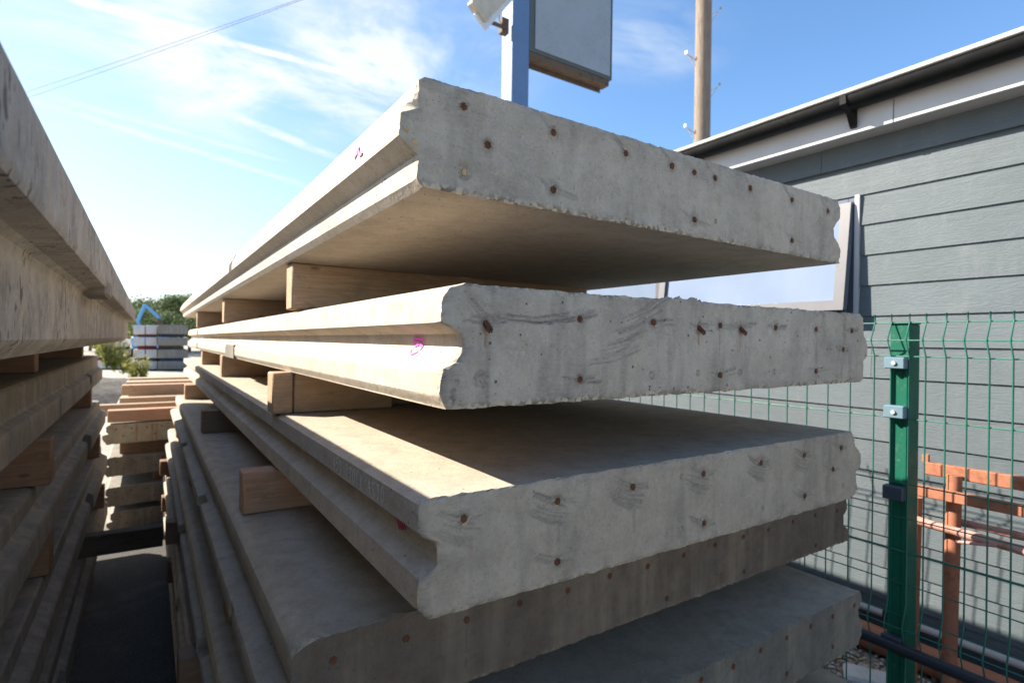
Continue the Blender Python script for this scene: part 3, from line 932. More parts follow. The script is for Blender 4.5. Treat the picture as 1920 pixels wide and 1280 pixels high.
# lower slabs --------------------------------------------------------------
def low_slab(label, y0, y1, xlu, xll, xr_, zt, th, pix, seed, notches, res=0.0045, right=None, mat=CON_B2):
    zb = zt - th
    left = [(xlu + .022, zt), (xlu + .012, zt - .004), (xlu + .002, zt - .013), (xlu, zt - .034), (xlu + .002, zt - .066), (xlu + .033, zt - .082), (xlu + .036, zt - .10),
            (xll + .004, zt - .118), (xll, zt - .128), (xll, zt - .15), (xll + .02, zb)]
    st = p(pix, y0)
    rr = right or [(xr_, zt), (xr_ + .01, zt - .03), (xr_ - .012, zt - .055), (xr_ - .005, zt - .08), (xr_ + .018, zt - .11), (xr_ + .01, zt - .14), (xr_ - .01, zb)]
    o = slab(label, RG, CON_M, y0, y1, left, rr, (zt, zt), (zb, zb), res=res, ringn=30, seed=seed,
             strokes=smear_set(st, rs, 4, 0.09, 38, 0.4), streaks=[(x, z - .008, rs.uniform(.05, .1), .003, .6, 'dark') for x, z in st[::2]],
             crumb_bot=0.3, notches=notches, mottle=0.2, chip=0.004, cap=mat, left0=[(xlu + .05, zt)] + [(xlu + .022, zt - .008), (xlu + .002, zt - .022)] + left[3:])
    strands(o, st, y0, 1.25)
    return o


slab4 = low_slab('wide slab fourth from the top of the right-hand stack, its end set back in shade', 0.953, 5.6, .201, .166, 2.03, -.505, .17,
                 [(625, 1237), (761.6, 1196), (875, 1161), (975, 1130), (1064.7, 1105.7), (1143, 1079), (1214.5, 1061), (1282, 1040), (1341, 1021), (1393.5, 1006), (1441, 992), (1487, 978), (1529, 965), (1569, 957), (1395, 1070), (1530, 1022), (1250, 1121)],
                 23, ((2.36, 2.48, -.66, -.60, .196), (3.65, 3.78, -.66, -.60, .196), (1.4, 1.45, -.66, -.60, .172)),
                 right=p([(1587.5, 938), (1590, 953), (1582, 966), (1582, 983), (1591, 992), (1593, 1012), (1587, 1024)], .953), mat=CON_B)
slab5 = low_slab('fifth slab of the right-hand stack, bare top corner beside the wire fence', 0.86, 5.6, .147, .130, 1.93, -.79, .17,
                 [(1602, 1134), (1561, 1154.6), (1520, 1173), (1475, 1195), (1426, 1218), (1375, 1249), (1315, 1273), (1561, 1211), (1475, 1262)], 29,
                 ((1.78, 1.9, -.94, -.90, .16), (2.95, 3.1, -.94, -.90, .16)))
slab6 = low_slab('sixth slab of the right-hand stack, only its pale top corner showing', 0.88, 5.6, .125, .118, 1.90, -1.075, .165, [(1400, 1400), (1300, 1440)], 31,
                 ((1.5, 1.62, -1.23, -1.19, .15), (2.8, 2.95, -1.23, -1.19, .15)), res=0.008)
slab7 = low_slab('lowest slab of the right-hand stack, down in the dark of the passage', 0.88, 5.6, .125, .12, 1.9, -1.36, .165, [(1400, 1600)], 37, (), res=0.012)

# pink and red marker scribbles, chalk ------------------------------------
xs1 = S1_left[2][0]
a0 = ony(680, 286, 1.0)


def face_at(x):                                           # a,b = metres along y, z on a face x = const
    return lambda a, b: (x, a, b)


q = onx(684, 286, .2985)
ribbon([[(q[1] + .02, q[2] + .012), (q[1] - .004, q[2] - .002), (q[1] + .016, q[2] - .008)], [(q[1] - .002, q[2] + .008), (q[1] - .014, q[2] - .010), (q[1] - .028, q[2] - .012)]],
       lambda a, b: (float(np.interp(b, [S1_left[3][1], S1_left[2][1], S1_left[1][1]], [S1_left[3][0], S1_left[2][0], S1_left[1][0]])) - .0022, a, b), 'marker_scribble', PINK, slab1, 0.006, 'pale pink marker scribble')
x2w = S2_left[4][0]
x2l = [S2_left[i] for i in (4, 5, 6)]
q = onx(778, 646, S2_left[5][0] - .01)


def f2(a, b):
    zz = [S2_left[i][1] for i in (6, 5, 4)]; xx = [S2_left[i][0] for i in (6, 5, 4)]
    return (float(np.interp(b, zz, xx)) - .0022, a, b)


qy, qz = q[1], q[2]
el = [(qy + .016 * math.cos(t) , qz - .007 + .0075 * math.sin(t)) for t in np.linspace(0, 2 * math.pi, 13)]
ribbon([[(qy + .022, qz + .009), (qy - .02, qz + .0085)], el, [(qy + .024, qz + .0035), (qy - .006, qz + .004)]], f2, 'marker_scribble', PINK, slab2, 0.0038, 'bright pink marker figures')
q = onx(744, 984, S3_left[4][0] - .008)
zz3 = [S3_left[i][1] for i in (6, 5, 4, 3)]; xx3 = [S3_left[i][0] for i in (6, 5, 4, 3)]
ribbon([[(q[1] + .03 - .012 * i, q[2] + .012), (q[1] + .012 - .008 * i, q[2] - .012 + .002 * i)] for i in range(4)],
       lambda a, b: (float(np.interp(b, zz3, xx3)) - .0022, a, b), 'marker_scribble', MAROON, slab3, 0.006, 'dark red marker strokes')
# chalk lettering on the shaded upright edge of slab 3, reading "453 STOCK 4570"
GL = {'4': [[(.7, 1), (.1, .4), (.9, .4)], [(.65, .75), (.6, 0)]], '5': [[(.85, 1), (.25, 1), (.2, .58), (.65, .6), (.8, .3), (.55, .02), (.1, .08)]],
      '3': [[(.15, .95), (.75, .95), (.4, .58), (.8, .35), (.6, .02), (.1, .05)]], 'S': [[(.85, .9), (.45, 1), (.15, .75), (.8, .35), (.55, 0), (.1, .1)]],
      'T': [[(.0, 1), (1, .97)], [(.5, .98), (.5, 0)]], 'O': [[(.5, 1), (.12, .7), (.12, .25), (.5, 0), (.88, .3), (.85, .75), (.5, 1)]],
      'C': [[(.9, .85), (.5, 1), (.12, .6), (.2, .15), (.85, .08)]], 'K': [[(.15, 1), (.18, 0)], [(.85, .95), (.2, .48), (.9, 0)]],
      '7': [[(.1, .95), (.85, .98), (.45, 0)]], '0': [[(.5, 1), (.15, .7), (.15, .25), (.5, 0), (.85, .3), (.85, .75), (.5, 1)]], ' ': []}
xf = S3_left[3][0] - .0021
A = onx(624, 876, xf); B = onx(722, 930, xf)
txt = '453 STOCK 4570'
st_ = []
n = len(txt)
for i, ch in enumerate(txt):
    f0, f1 = i / n, (i + .72) / n
    for s_ in GL[ch]:
        pts = []
        for (u_, v_) in s_:
            ff = f0 + (f1 - f0) * u_
            yy = A[1] + (B[1] - A[1]) * ff
            pts.append((yy, S3_left[3][1] + .006 + .026 * v_ + .002 * math.sin(i * 2.1)))
        st_.append(pts)
ribbon(st_, lambda a, b: (float(np.interp(b, [S3_left[3][1], S3_left[2][1], S3_left[1][1]], [S3_left[3][0], S3_left[2][0], S3_left[1][0]])) - .0018, a, b), 'chalk_lettering', CHALK, slab3, 0.0016, 'faint hand-written chalk lettering')
# mortar patch on slab 2, loose aggregate in the broken corners
q0 = onx(438, 664, .333); q1 = onx(422, 662, .333)
MB().box((S2_left[7][0] - .004, min(q0[1], q1[1]), S2_left[9][1] - .004), (S2_left[7][0] + .02, max(q0[1], q1[1]), S2_left[6][1] + .004)).build('mortar_patch', CON_D, slab2, bevel=.003)


def stones(parent, plist, y, mat, seed=0):
    r_ = random.Random(seed)
    for (u, v, r) in plist:
        bm = bmesh.new(); bmesh.ops.create_icosphere(bm, subdivisions=2, radius=1)
        for w in bm.verts: w.co *= r * (0.8 + 0.4 * r_.random())
        bmesh.ops.scale(bm, vec=(1.2, .7, .85), verts=bm.verts)
        me = bpy.data.meshes.new('stone'); bm.to_mesh(me); bm.free(); me.materials.append(mat)
        me.polygons.foreach_set('use_smooth', [True] * len(me.polygons))
        x, z = plane_pts([(u, v)], y)[0]
        obj_from(me, 'stone', parent, (x, y + r * .25, z), (r_.random(), r_.random() * 3, r_.random()))


stones(slab1, [(762, 243, .0045), (779, 269, .0055), (871, 324, .005)], Y1, STONE_T, 1)


# ------------------------------------------------------------------ timber bearers
def bearer(x0, x1, yc, wy, z0, z1, mat, label, group, name='timber_bearer', rot=0.0, bev=.004, cat='timber bearer'):
    mb = MB().box((x0, yc - wy / 2, z0), (x1, yc + wy / 2, z1))
    o = mb.build(name, mat, None, ((x0 + x1) / 2, yc, z0), bevel=bev, smooth=40)
    o.rotation_euler = (0, 0, rot)
    return tag(o, label, cat, group)


BG = 'timber bearers between the slabs of the right-hand stack'
G = .0012
zt = .2165
bearer(.335, 1.43, 1.675, .075, .083 + G, zt - G, PINE, 'nearest timber bearer under the topmost slab, knotty pale pine', BG)
bearer(.342, 1.43, 3.42, .09, .083 + G, zt - G, PINE, 'middle timber bearer under the topmost slab', BG)
bearer(.335, 1.43, 5.3, .09, .083 + G, zt - G, PINE, 'farthest timber bearer under the topmost slab', BG)
bearer(.295, .352, 1.72, .075, -.2165 + G, -.0955 - G, PINE, 'short sunlit timber block at the left end of the bearer under the second slab', BG)
bearer(.3545, .655, 1.72, .073, -.2165 + G, -.0955 - G, PINE, 'pale timber bearer under the second slab, right of the short sunlit block', BG, rot=.004)
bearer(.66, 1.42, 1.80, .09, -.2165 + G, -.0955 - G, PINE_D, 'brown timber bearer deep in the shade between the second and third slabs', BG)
bearer(.339, 1.42, 3.47, .09, -.2165 + G, -.0955 - G, PINE, 'middle timber bearer between the second and third slabs', BG)
bearer(.36, 1.42, 5.1, .09, -.2165 + G, -.0955 - G, PINE, 'farthest timber bearer between the second and third slabs', BG)
bearer(.229, 1.42, 1.765, .078, -.505 + G, -.3835 - G, PINE_R, 'reddish timber bearer sticking out on top of the wide fourth slab', BG)
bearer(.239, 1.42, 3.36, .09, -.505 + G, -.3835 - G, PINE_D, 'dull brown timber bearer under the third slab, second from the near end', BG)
bearer(.251, 1.42, 5.25, .09, -.505 + G, -.3835 - G, PINE, 'sunlit timber bearer at the far end under the third slab', BG)
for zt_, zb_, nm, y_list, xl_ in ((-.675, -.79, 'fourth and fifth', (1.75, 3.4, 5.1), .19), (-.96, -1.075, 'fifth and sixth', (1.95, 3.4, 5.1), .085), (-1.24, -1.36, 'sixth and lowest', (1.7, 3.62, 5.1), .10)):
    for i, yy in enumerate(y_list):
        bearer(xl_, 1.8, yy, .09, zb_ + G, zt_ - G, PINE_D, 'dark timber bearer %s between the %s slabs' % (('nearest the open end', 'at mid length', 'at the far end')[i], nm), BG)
for i, yy in enumerate((1.2, 2.9, 5.1)):
    bearer(.14, 1.85, yy, .12, -H + .002, -1.525 - G, BLACKWOOD, 'thick sleeper on the ground under the lowest slab, %s' % ('near end', 'middle', 'far end')[i], 'sleepers under the right-hand stack', 'timber_sleeper', cat='sleeper')

# ------------------------------------------------------------------ the left-hand stack
LG = 'concrete slabs of the left-hand stack'


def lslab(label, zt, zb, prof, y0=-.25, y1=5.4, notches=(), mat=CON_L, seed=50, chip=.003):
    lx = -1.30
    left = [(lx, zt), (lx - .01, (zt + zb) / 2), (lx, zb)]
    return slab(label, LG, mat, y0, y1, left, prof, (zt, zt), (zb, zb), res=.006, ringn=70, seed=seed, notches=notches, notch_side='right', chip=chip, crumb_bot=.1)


L1 = lslab('topmost slab of the left-hand stack, close to the lens, pitted face and overhanging upper lip', .217, -.032,
           [(-.10, .217), (-.092, .212), (-.09, .205), (-.09, .128), (-.093, .1245), (-.128, .1185), (-.138, .111), (-.14, .100), (-.14, -.006), (-.142, -.010), (-.162, -.032)], seed=50)
MB().box((-.15, 1.74, .104), (-.0885, 1.95, .148)).build('mortar_lump', CON_D, L1, bevel=.006)
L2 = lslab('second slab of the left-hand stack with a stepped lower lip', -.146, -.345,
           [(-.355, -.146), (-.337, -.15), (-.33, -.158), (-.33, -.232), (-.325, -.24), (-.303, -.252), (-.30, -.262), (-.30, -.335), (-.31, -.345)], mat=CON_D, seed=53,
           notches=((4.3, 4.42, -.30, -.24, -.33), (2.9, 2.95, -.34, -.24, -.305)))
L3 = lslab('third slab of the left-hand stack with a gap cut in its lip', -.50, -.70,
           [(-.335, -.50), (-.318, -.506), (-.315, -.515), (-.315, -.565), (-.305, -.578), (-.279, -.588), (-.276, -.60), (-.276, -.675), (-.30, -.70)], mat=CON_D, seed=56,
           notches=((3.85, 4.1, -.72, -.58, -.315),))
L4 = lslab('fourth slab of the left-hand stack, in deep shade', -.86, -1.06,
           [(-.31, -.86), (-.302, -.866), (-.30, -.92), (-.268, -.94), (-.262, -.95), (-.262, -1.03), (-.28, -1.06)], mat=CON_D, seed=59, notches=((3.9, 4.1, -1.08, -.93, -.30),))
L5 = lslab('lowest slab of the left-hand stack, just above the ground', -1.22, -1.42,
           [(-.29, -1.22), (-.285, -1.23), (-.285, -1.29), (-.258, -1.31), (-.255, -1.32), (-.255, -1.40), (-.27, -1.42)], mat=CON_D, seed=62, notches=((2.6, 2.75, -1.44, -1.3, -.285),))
LBG = 'timber bearers between the slabs of the left-hand stack'
for za, zb, nm, ys_ in ((-.146, -.032, 'first and second', ((1.0, -.40), (2.83, -.365), (4.6, -.36))), (-.50, -.345, 'second and third', ((1.0, -.33), (2.43, -.268), (4.87, -.33))),
                        (-.86, -.70, 'third and fourth', ((1.0, -.33), (2.6, -.285), (4.9, -.28))), (-1.22, -1.06, 'fourth and lowest', ((1.0, -.33), (2.4, -.30), (4.9, -.25)))):
    for i, (yy, xr_) in enumerate(ys_):
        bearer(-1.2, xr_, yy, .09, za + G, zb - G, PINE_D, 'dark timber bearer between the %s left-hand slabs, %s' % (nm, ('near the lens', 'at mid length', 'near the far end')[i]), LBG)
bearer(-.9, .085, 3.86, .09, -1.22 + G, -1.22 + .115, BLACKWOOD, 'long black timber poking out of the left-hand stack across the passage', LBG, rot=-.03)
for i, yy in enumerate((1.2, 2.9, 4.7)):
    bearer(-1.25, -.29, yy, .12, -1.545, -1.42 - G, PINE_D, 'dark bearer under the lowest left-hand slab, %s' % ('near end', 'middle', 'far end')[i], LBG)
    bearer(-1.25, -.30, yy, .14, -H + .002, -1.545 - G, BLACKWOOD, 'thick sleeper on the ground under the left-hand stack, %s' % ('near end', 'middle', 'far end')[i], 'sleepers under the left-hand stack', 'timber_sleeper', cat='sleeper')

# ------------------------------------------------------------------ the far stack closing the passage
FG = 'concrete slabs of the stack at the end of the passage'
YB = 5.78
zb_list = [(-.752, -.918), (-1.03, -1.193), (-1.288, -1.448), (-1.50, -1.648)]
names = ['rust-streaked topmost slab of the stack closing the passage', 'second slab of the stack closing the passage, dotted with strand ends', 'third slab of the stack closing the passage', 'lowest slab of the stack closing the passage']
for i, (za, zb) in enumerate(zb_list):
    x0 = (-.292, -.285, -.29, -.255)[i]
    left = [(x0 + .02, za), (x0, za - .015), (x0, za - .06), (x0 + .02, za - .075), (x0 - .025, za - .085), (x0 - .025, za - .12), (x0 + .005, zb)]
    rr = [(.92, za), (.93, za - .05), (.91, za - .1), (.93, zb)]
    o = slab(names[i], FG, CON_R if i == 0 else CON_D, YB, 8.6 + .1 * i, left, rr, (za, za + .02), (zb, zb + .03), res=.008, ringn=14, seed=70 + i,
             strokes=(), crumb_bot=.2, chip=.006, cap=CON_R2 if i == 0 else CON_B2, streaks=[(x0 + q_, za - .01, .14, .016, .9, 'rust') for q_ in ((.215, .33, .36, .50, .66) if i == 0 else ())])  # lower slabs and their ends are coloured darker to stand in for shade
    strands(o, [(x0 + .07 + .11 * j, za - .04 + .003 * j) for j in range(8)] + [(x0 + .12 + .23 * j, za - .10 + .003 * j) for j in range(4)], YB, 1.3)
for i, (za, zb) in enumerate(((-1.03, -.918), (-1.288, -1.193), (-1.50, -1.448))):
    for j, yy in enumerate((5.95, 8.2)):
        bearer((-.2, .05, 0.1)[i], .85, yy, .09, za + .004, zb - G, PINE_D, 'dark timber bearer in the passage-end stack, %s gap, %s' % (('upper', 'middle', 'lower')[i], ('front', 'back')[j]), 'timber bearers in the stack at the end of the passage')
for j, yy in enumerate((6.1, 8.2)):
    MB().box((-.2, yy - .06, -H + .001), (.8, yy + .06, -1.648 + .0)).build('timber_sleeper', BLACKWOOD, bevel=.002)
    tag(bpy.context.scene.objects[-1] if False else COL.objects[-1], 'thin dark batten on the ground under the passage-end stack, %s' % ('front', 'back')[j], 'sleeper', 'battens under the stack at the end of the passage')
TG = 'loose timbers stacked at the end of the passage'
bearer(-.285, .9, 5.86, .12, -.735, -.632, PINE_R, 'front pinkish timber lying on the rust-streaked slab', TG)
bearer(-.40, .75, 6.35, .10, -.738, -.632, PINE, 'weathered timber with its end sticking out left behind the front pinkish one', TG)
bearer(-.24, .9, 6.9, .14, -.738, -.622, PINE, 'pale timber on the far part of the slab, under the raised ones', TG)
bearer(-.23, .9, 7.15, .16, -.62, -.51, PINE, 'raised yellow pine timber on top of the pile, front one', TG)
bearer(-.20, .9, 7.55, .30, -.618, -.50, PINE, 'raised broad pine timber on top of the pile, behind the front one', TG)
bearer(-.19, .9, 8.0, .20, -.735, -.49, PINE, 'rearmost deep pine timber of the pile', TG)

# ------------------------------------------------------------------ ground
mb = MB(); N = 60
gx = np.sign(np.linspace(-1, 1, N)) * np.abs(np.linspace(-1, 1, N)) ** 3 * 900
vs = [(x, y + 20, -H + (-.02 if abs(x) > 40 or abs(y) > 60 else 0)) for y in gx for x in gx]
mb.add(vs, [(j * N + i, j * N + i + 1, (j + 1) * N + i + 1, (j + 1) * N + i) for j in range(N - 1) for i in range(N - 1)])
tag(mb.build('ground', GROUND, None, (0, 0, -H)), 'pale dusty concrete yard', kind='structure')
MB().box((2.14, -2.6, -H + .001), (2.22, 4.9, -1.40)).build('kerb', CON_D, None, bevel=.01)
tag(COL.objects[-1], 'concrete edging kerb of the gravel strip along the fence', kind='structure')
MB().box((2.223, -2.6, -H + .001), (3.06, 4.9, -1.42)).build('gravel_strip', GRAVEL, None)
tag(COL.objects[-1], 'strip of gravel between fence and cladded building', kind='structure')
# loose gravel
mb = MB(); r_ = random.Random(5)
for i in range(2600):
    x, y = r_.uniform(2.24, 2.99), r_.uniform(.3, 2.2)
    s_ = r_.uniform(.005, .013)
    t0 = r_.random() * 6
    oct_ = [(s_, 0, 0), (-s_, 0, 0), (0, s_ * 1.2, 0), (0, -s_ * .9, 0), (0, 0, s_ * .7), (0, 0, -s_ * .7)]
    vs = [(x + a * math.cos(t0) - b * math.sin(t0), y + a * math.sin(t0) + b * math.cos(t0), -1.418 + s_ * .4 + c_) for a, b, c_ in oct_]
    mb.add(vs, [(0, 2, 4), (2, 1, 4), (1, 3, 4), (3, 0, 4), (2, 0, 5), (1, 2, 5), (3, 1, 5), (0, 3, 5)], r_.randint(0, 2))
tag(mb.build('gravel', [GRAVEL, CON_W, STONE_T]), 'loose gravel and stones on the strip by the fence', 'gravel', kind='stuff')

# ------------------------------------------------------------------ the cladded building
XW = 3.0
BY0, BY1 = -2.4, 4.5
bld = empty('clad_building', (3.0, 1.0, -1.42), 'low grey-green weatherboarded building with black gutter and white fascia', 'building')
WINY0, WINY1, WZ0, WZ1 = 1.385, 3.80, .155, .757
MB().box((XW + .02, BY0 + .01, -1.42), (6.5, BY1 - .01, WZ0 - .012)).box((XW + .02, BY0 + .01, WZ1 + .012), (6.5, BY1 - .01, 1.19)) \
    .box((XW + .02, BY0 + .01, WZ0 - .012), (6.5, WINY0 - .02, WZ1 + .012)).box((XW + .02, WINY1 + .02, WZ0 - .012), (6.5, BY1 - .01, WZ1 + .012)) \
    .box((XW + .5, WINY0 - .02, WZ0 - .012), (6.5, WINY1 + .02, WZ1 + .012)).build('wall', CLADBACK, bld)
board_cache = {}


def board(y0, y1, z0, h, proud=0.0, mat=CLAD):
    key = (round(y1 - y0, 3), round(h, 3))
    if key not in board_cache:
        L = y1 - y0
        n = max(int(L / .25), 1)
        m_ = MB()
        sec = [(-.013, 0), (-.0125, .004), (-.003, h + .02), (.008, h + .02), (-.001, 0)]
        rng_ = [i / n * L - L / 2 for i in range(n + 1)]
        vs = [(sx, yy, sz) for yy in rng_ for sx, sz in sec]
        fs = [(i * 5 + j, i * 5 + (j + 1) % 5, (i + 1) * 5 + (j + 1) % 5, (i + 1) * 5 + j) for i in range(n) for j in range(5)]
        fs += [tuple(range(5)), tuple(n * 5 + j for j in reversed(range(5)))]
        m_.add(vs, fs)
        me = bpy.data.meshes.new('cladding_board'); me.from_pydata(m_.v, [], m_.f); me.materials.append(mat)
        bm = bmesh.new(); bm.from_mesh(me); bmesh.ops.recalc_face_normals(bm, faces=bm.faces); bm.to_mesh(me); bm.free()
        board_cache[key] = me
    return obj_from(board_cache[key], 'cladding_board', bld, (XW - proud, (y0 + y1) / 2, z0))


EX = .1525
zrow = .917
ztops = [1.045]
rows = [(0.917, .14)]
z_ = .917 - EX
while z_ > -1.45:
    rows.append((z_, EX)); z_ -= EX
for i, (z0, h) in enumerate(rows):
    z1 = z0 + h
    segs = [(BY0, BY1)]
    if z0 < WZ1 - .02 and z1 > WZ0 + .03:
        segs = [(BY0, WINY0 - .028), (WINY1 + .028, BY1)]
    else:
        jy = {0: 1.55}.get(i, BY0 + 1.0 + ((i * 1.7) % 4.6))
        segs = [(BY0, jy - .001), (jy + .001, BY1)]
    for a, b in segs:
        board(a, b, z0, h, .012 if i == 0 else 0)
# window: white trim, slate outer frame, two top-hung sashes
MB().box((XW - .022, WINY0 - .026, WZ0 - .01), (XW + .03, WINY0 - .004, WZ1 + .01)).build('window_trim', WHITE, bld)
win = MB().box((XW - .012, WINY0, WZ0), (XW + .06, WINY0 + .03, WZ1)).box((XW - .012, WINY1 - .03, WZ0), (XW + .06, WINY1, WZ1)) \
    .box((XW - .012, WINY0 + .03, WZ1 - .03), (XW + .06, WINY1 - .03, WZ1)).box((XW - .03, WINY0 + .03, WZ0), (XW + .06, WINY1 - .03, WZ0 + .035)) \
    .box((XW - .012, 2.58, WZ0 + .035), (XW + .06, 2.62, WZ1 - .03)).build('window', FRAME_D, bld, bevel=.002)
MB().box((XW - .055, WINY0 - .03, WZ0 - .03), (XW + .02, WINY1 + .03, WZ0 - .002)).build('window_sill', WHITE, bld, bevel=.003)
MB().box((XW + .09, WINY0, WZ0), (XW + .10, WINY1, WZ1)).build('blind', CLADBACK, bld)


def sash(y0, y1, ang, x_off):
    hgt = WZ1 - WZ0 - .05
    hz = WZ1 - .022
    def T(a, d):   # a down from the hinge, d outwards
        return (XW - x_off - d * math.cos(ang) - a * math.sin(ang), hz - a * math.cos(ang) + d * math.sin(ang) * -1)
    def bx(mb, ya, yb, a0, a1, d0, d1, mi=0):
        vs = []
        for yy in (ya, yb):
            for a, d in ((a0, d0), (a1, d0), (a1, d1), (a0, d1)):
                X_, Z_ = T(a, d); vs.append((X_, yy, Z_))
        mb.add(vs, [(0, 1, 2, 3), (7, 6, 5, 4), (0, 4, 5, 1), (1, 5, 6, 2), (2, 6, 7, 3), (3, 7, 4, 0)], mi)
    m_ = MB(); w = .05
    for ya, yb, a0, a1 in ((y0, y0 + w, 0, hgt), (y1 - w, y1, 0, hgt), (y0 + w, y1 - w, 0, w), (y0 + w, y1 - w, hgt - w, hgt)):
        bx(m_, ya, yb, a0, a1, .022, .03, 0)           # pale face
        bx(m_, ya, yb, a0, a1, -.012, .0215, 1)        # slate side
    fr = m_.build('sash', [FRAME, FRAME_D], win, smooth=None)
    g_ = MB(); bx(g_, y0 + w - .004, y1 - w + .004, w - .004, hgt - w + .004, .004, .010)
    g_.build('pane', GLASS, win)
    return fr


sash(WINY0 + .004, 2.60, .125, .012)
sash(2.62, WINY1 - .004, .0, .012)
# eaves
XF = 2.872
for i, (a, b) in enumerate(((BY0, 1.16), (1.163, 4.56))):
    MB().box((XF - .018, a, 1.035), (XF, b, 1.195)).build('fascia_board', WHITE, bld, bevel=.002)
MB().box((XF + .0005, BY0, 1.038), (XW + .02, 4.56, 1.05)).build('soffit', WHITE, bld)
prof = [(XF - .02 - .055 + .055 * math.cos(t), 1.188 - .055 + .055 - .058 * math.sin(t)) for t in np.linspace(0, math.pi, 13)]
inner = [(XF - .02 - .055 + .050 * math.cos(t), 1.188 - .053 * math.sin(t)) for t in np.linspace(math.pi, 0, 13)]
MB().prism(prof + inner, 'y', BY0, 4.6).build('gutter', BLACK, bld, smooth=40)
for yy in (1.33, -.6, 3.2):
    MB().prism([(XF - .019, 1.19), (XF - .019, 1.06), (XF - .035, 1.065), (XF - .07, 1.122), (XF - .132, 1.15), (XF - .136, 1.19), (XF - .130, 1.19), (XF - .124, 1.152), (XF - .075, 1.128)], 'y', yy - .014, yy + .014).build('gutter_bracket', BLACK, bld)
MB().prism([(XF - .10, 1.2), (XF - .10, 1.226), (6.6, 1.75), (6.6, 1.72)], 'y', BY0 - .05, 4.62).build('roof', ROOFM, bld)
MB().box((XF - .14, BY0, 1.1925), (XF - .10, 4.6, 1.214)).build('roof_trim', ROOFM, bld, bevel=.003)
MB().tube([(2.955, y, -1.275 + .002 * math.sin(y * 3)) for y in np.linspace(BY0 + .1, 4.3, 24)], .017, 10).build('conduit', PIPE_G, bld, smooth=50)
for yy in np.arange(-2, 4.2, .8):
    MB().box((2.934, yy - .012, -1.297), (2.99, yy + .012, -1.253)).build('pipe_clip', PIPE_B, bld)

# ------------------------------------------------------------------ wire mesh fence
XFEN = 2.30
fence = empty('mesh_fence', (XFEN, .9, -1.42), 'green welded wire mesh fence with folded wires and one box-section post', 'fence')
wz = [(.1215, 0), (.0893, 0), (.0252, -.032), (-.0329, 0), (-.93, 0), (-1.011, -.032), (-1.09, 0), (-1.40, 0)]
me_w = bpy.data.meshes.new('vertical_wire')
m_ = MB(); m_.tube([(dx, 0, z) for z, dx in wz], .0027, 6)
me_w.from_pydata(m_.v, [], m_.f); me_w.materials.append(GREENW)
me_w.polygons.foreach_set('use_smooth', [True] * len(me_w.polygons))
PYC = .906
ywires = []
y = .821
while y > -2.2: ywires.append(y); y -= .0592
ywires.append(.872); ywires.append(.93)
y = .986
while y < 4.6: ywires.append(y); y += .0592 * 1.43
for y in ywires:
    obj_from(me_w, 'vertical_wire', fence, (XFEN - .006, y, 0))
for z, dx, r in ((.0893, 0, .0026), (.0252, -.032, .0026), (-.0329, 0, .0026), (-.2589, 0, .0026), (-.494, 0, .0026), (-.6197, 0, .0022), (-.741, 0, .0042), (-.858, 0, .0022),
                 (-.975, 0, .0022), (-1.011, -.032, .0026), (-1.09, 0, .0026), (-1.32, 0, .0026)):
    MB().tube([(XFEN - .0015 + dx, -2.2, z), (XFEN - .0015 + dx, 4.6, z)], r, 6).build('horizontal_wire', GREENW, fence, smooth=60)
PX0 = XFEN + .004
for py_ in (.906, 3.45, -1.65):
    post = MB().box((PX0, py_ - .032, -1.42), (PX0 + .085, py_ + .032, .085)).build('fence_post', GREEN, fence, bevel=.003)
    MB().box((PX0 - .004, py_ - .034, .0855), (PX0 + .088, py_ + .034, .0935)).build('post_cap', GREEN_D, post, bevel=.002)
    for yy in (-.022, .022):
        MB().box((PX0 - .006, py_ + yy - .0055, -1.3), (PX0 - .0005, py_ + yy + .0055, -.05)).build('edge_strip', GREEN, post, bevel=.001)
    for (za, zb, m2) in ((-.078, -.036, CLIP), (-.258, -.212, CLIP), (-.555, -.505, CLIP_D), (-1.10, -1.05, CLIP_D)):
        cp = MB().box((PX0 - .040, py_ - .030, za), (PX0 - .0065, py_ + .036, zb)).build('panel_clip', m2, post, bevel=.003)
        MB().tube([(PX0 - .046, py_ + .003, (za + zb) / 2), (PX0 - .0405, py_ + .003, (za + zb) / 2)], .008, 6).build('bolt', GALV if m2 is CLIP else CLIP_D, cp)
MB().tube([(XFEN - .035, y, -1.085 + .004 * math.sin(y * 2.2)) for y in np.linspace(-2.2, 4.5, 30)], .021, 12).build('black_pipe', PIPE_B, None, (XFEN - .035, 1, -1.11), smooth=50)
tag(COL.objects[-1], 'black pipe tied along the lower folds of the green mesh fence', 'pipe')

# ------------------------------------------------------------------ orange steel behind the fence
rack = empty('steel_rack', (2.62, .4, -1.42), 'flaking orange steel rack standing against the weatherboards behind the fence', 'rack')


def on_plane(u, v, x):
    return Vector(onx(u, v, x))


a = on_plane(1735, 876, 2.66); b = Vector((2.66, -.6, a.z + .004))
MB().bar(a, b, .028, .050).build('rail', ORANGE, rack, bevel=.003)
a = on_plane(1716, 917, 2.56); b = Vector((2.56, -.6, a.z + .002))
MB().bar(a, b, .026, .042).build('rail', ORANGE, rack, bevel=.003)
a = on_plane(1737, 851, 2.66)
MB().bar((2.66, a.y + .002, a.z), (2.66, a.y + .002, a.z - .03), .022, .018).build('hook', ORANGE, rack)
a = on_plane(1717, 917, 2.61); MB().tube([(2.61, a.y - .002, a.z - .03), (2.61, a.y + .01, -1.42)], .022, 12).build('leg', ORANGE, rack, smooth=50)
a = on_plane(1790, 890, 2.62); b = on_plane(1757, 1240, 2.62)
MB().tube([(2.62, a.y, a.z), (2.62, a.y + .012, -1.42)], .025, 14).build('leg', ORANGE, rack, smooth=50)
MB().tube([(2.62, -.35, a.z), (2.62, -.33, -1.42)], .025, 14).build('leg', ORANGE, rack, smooth=50)
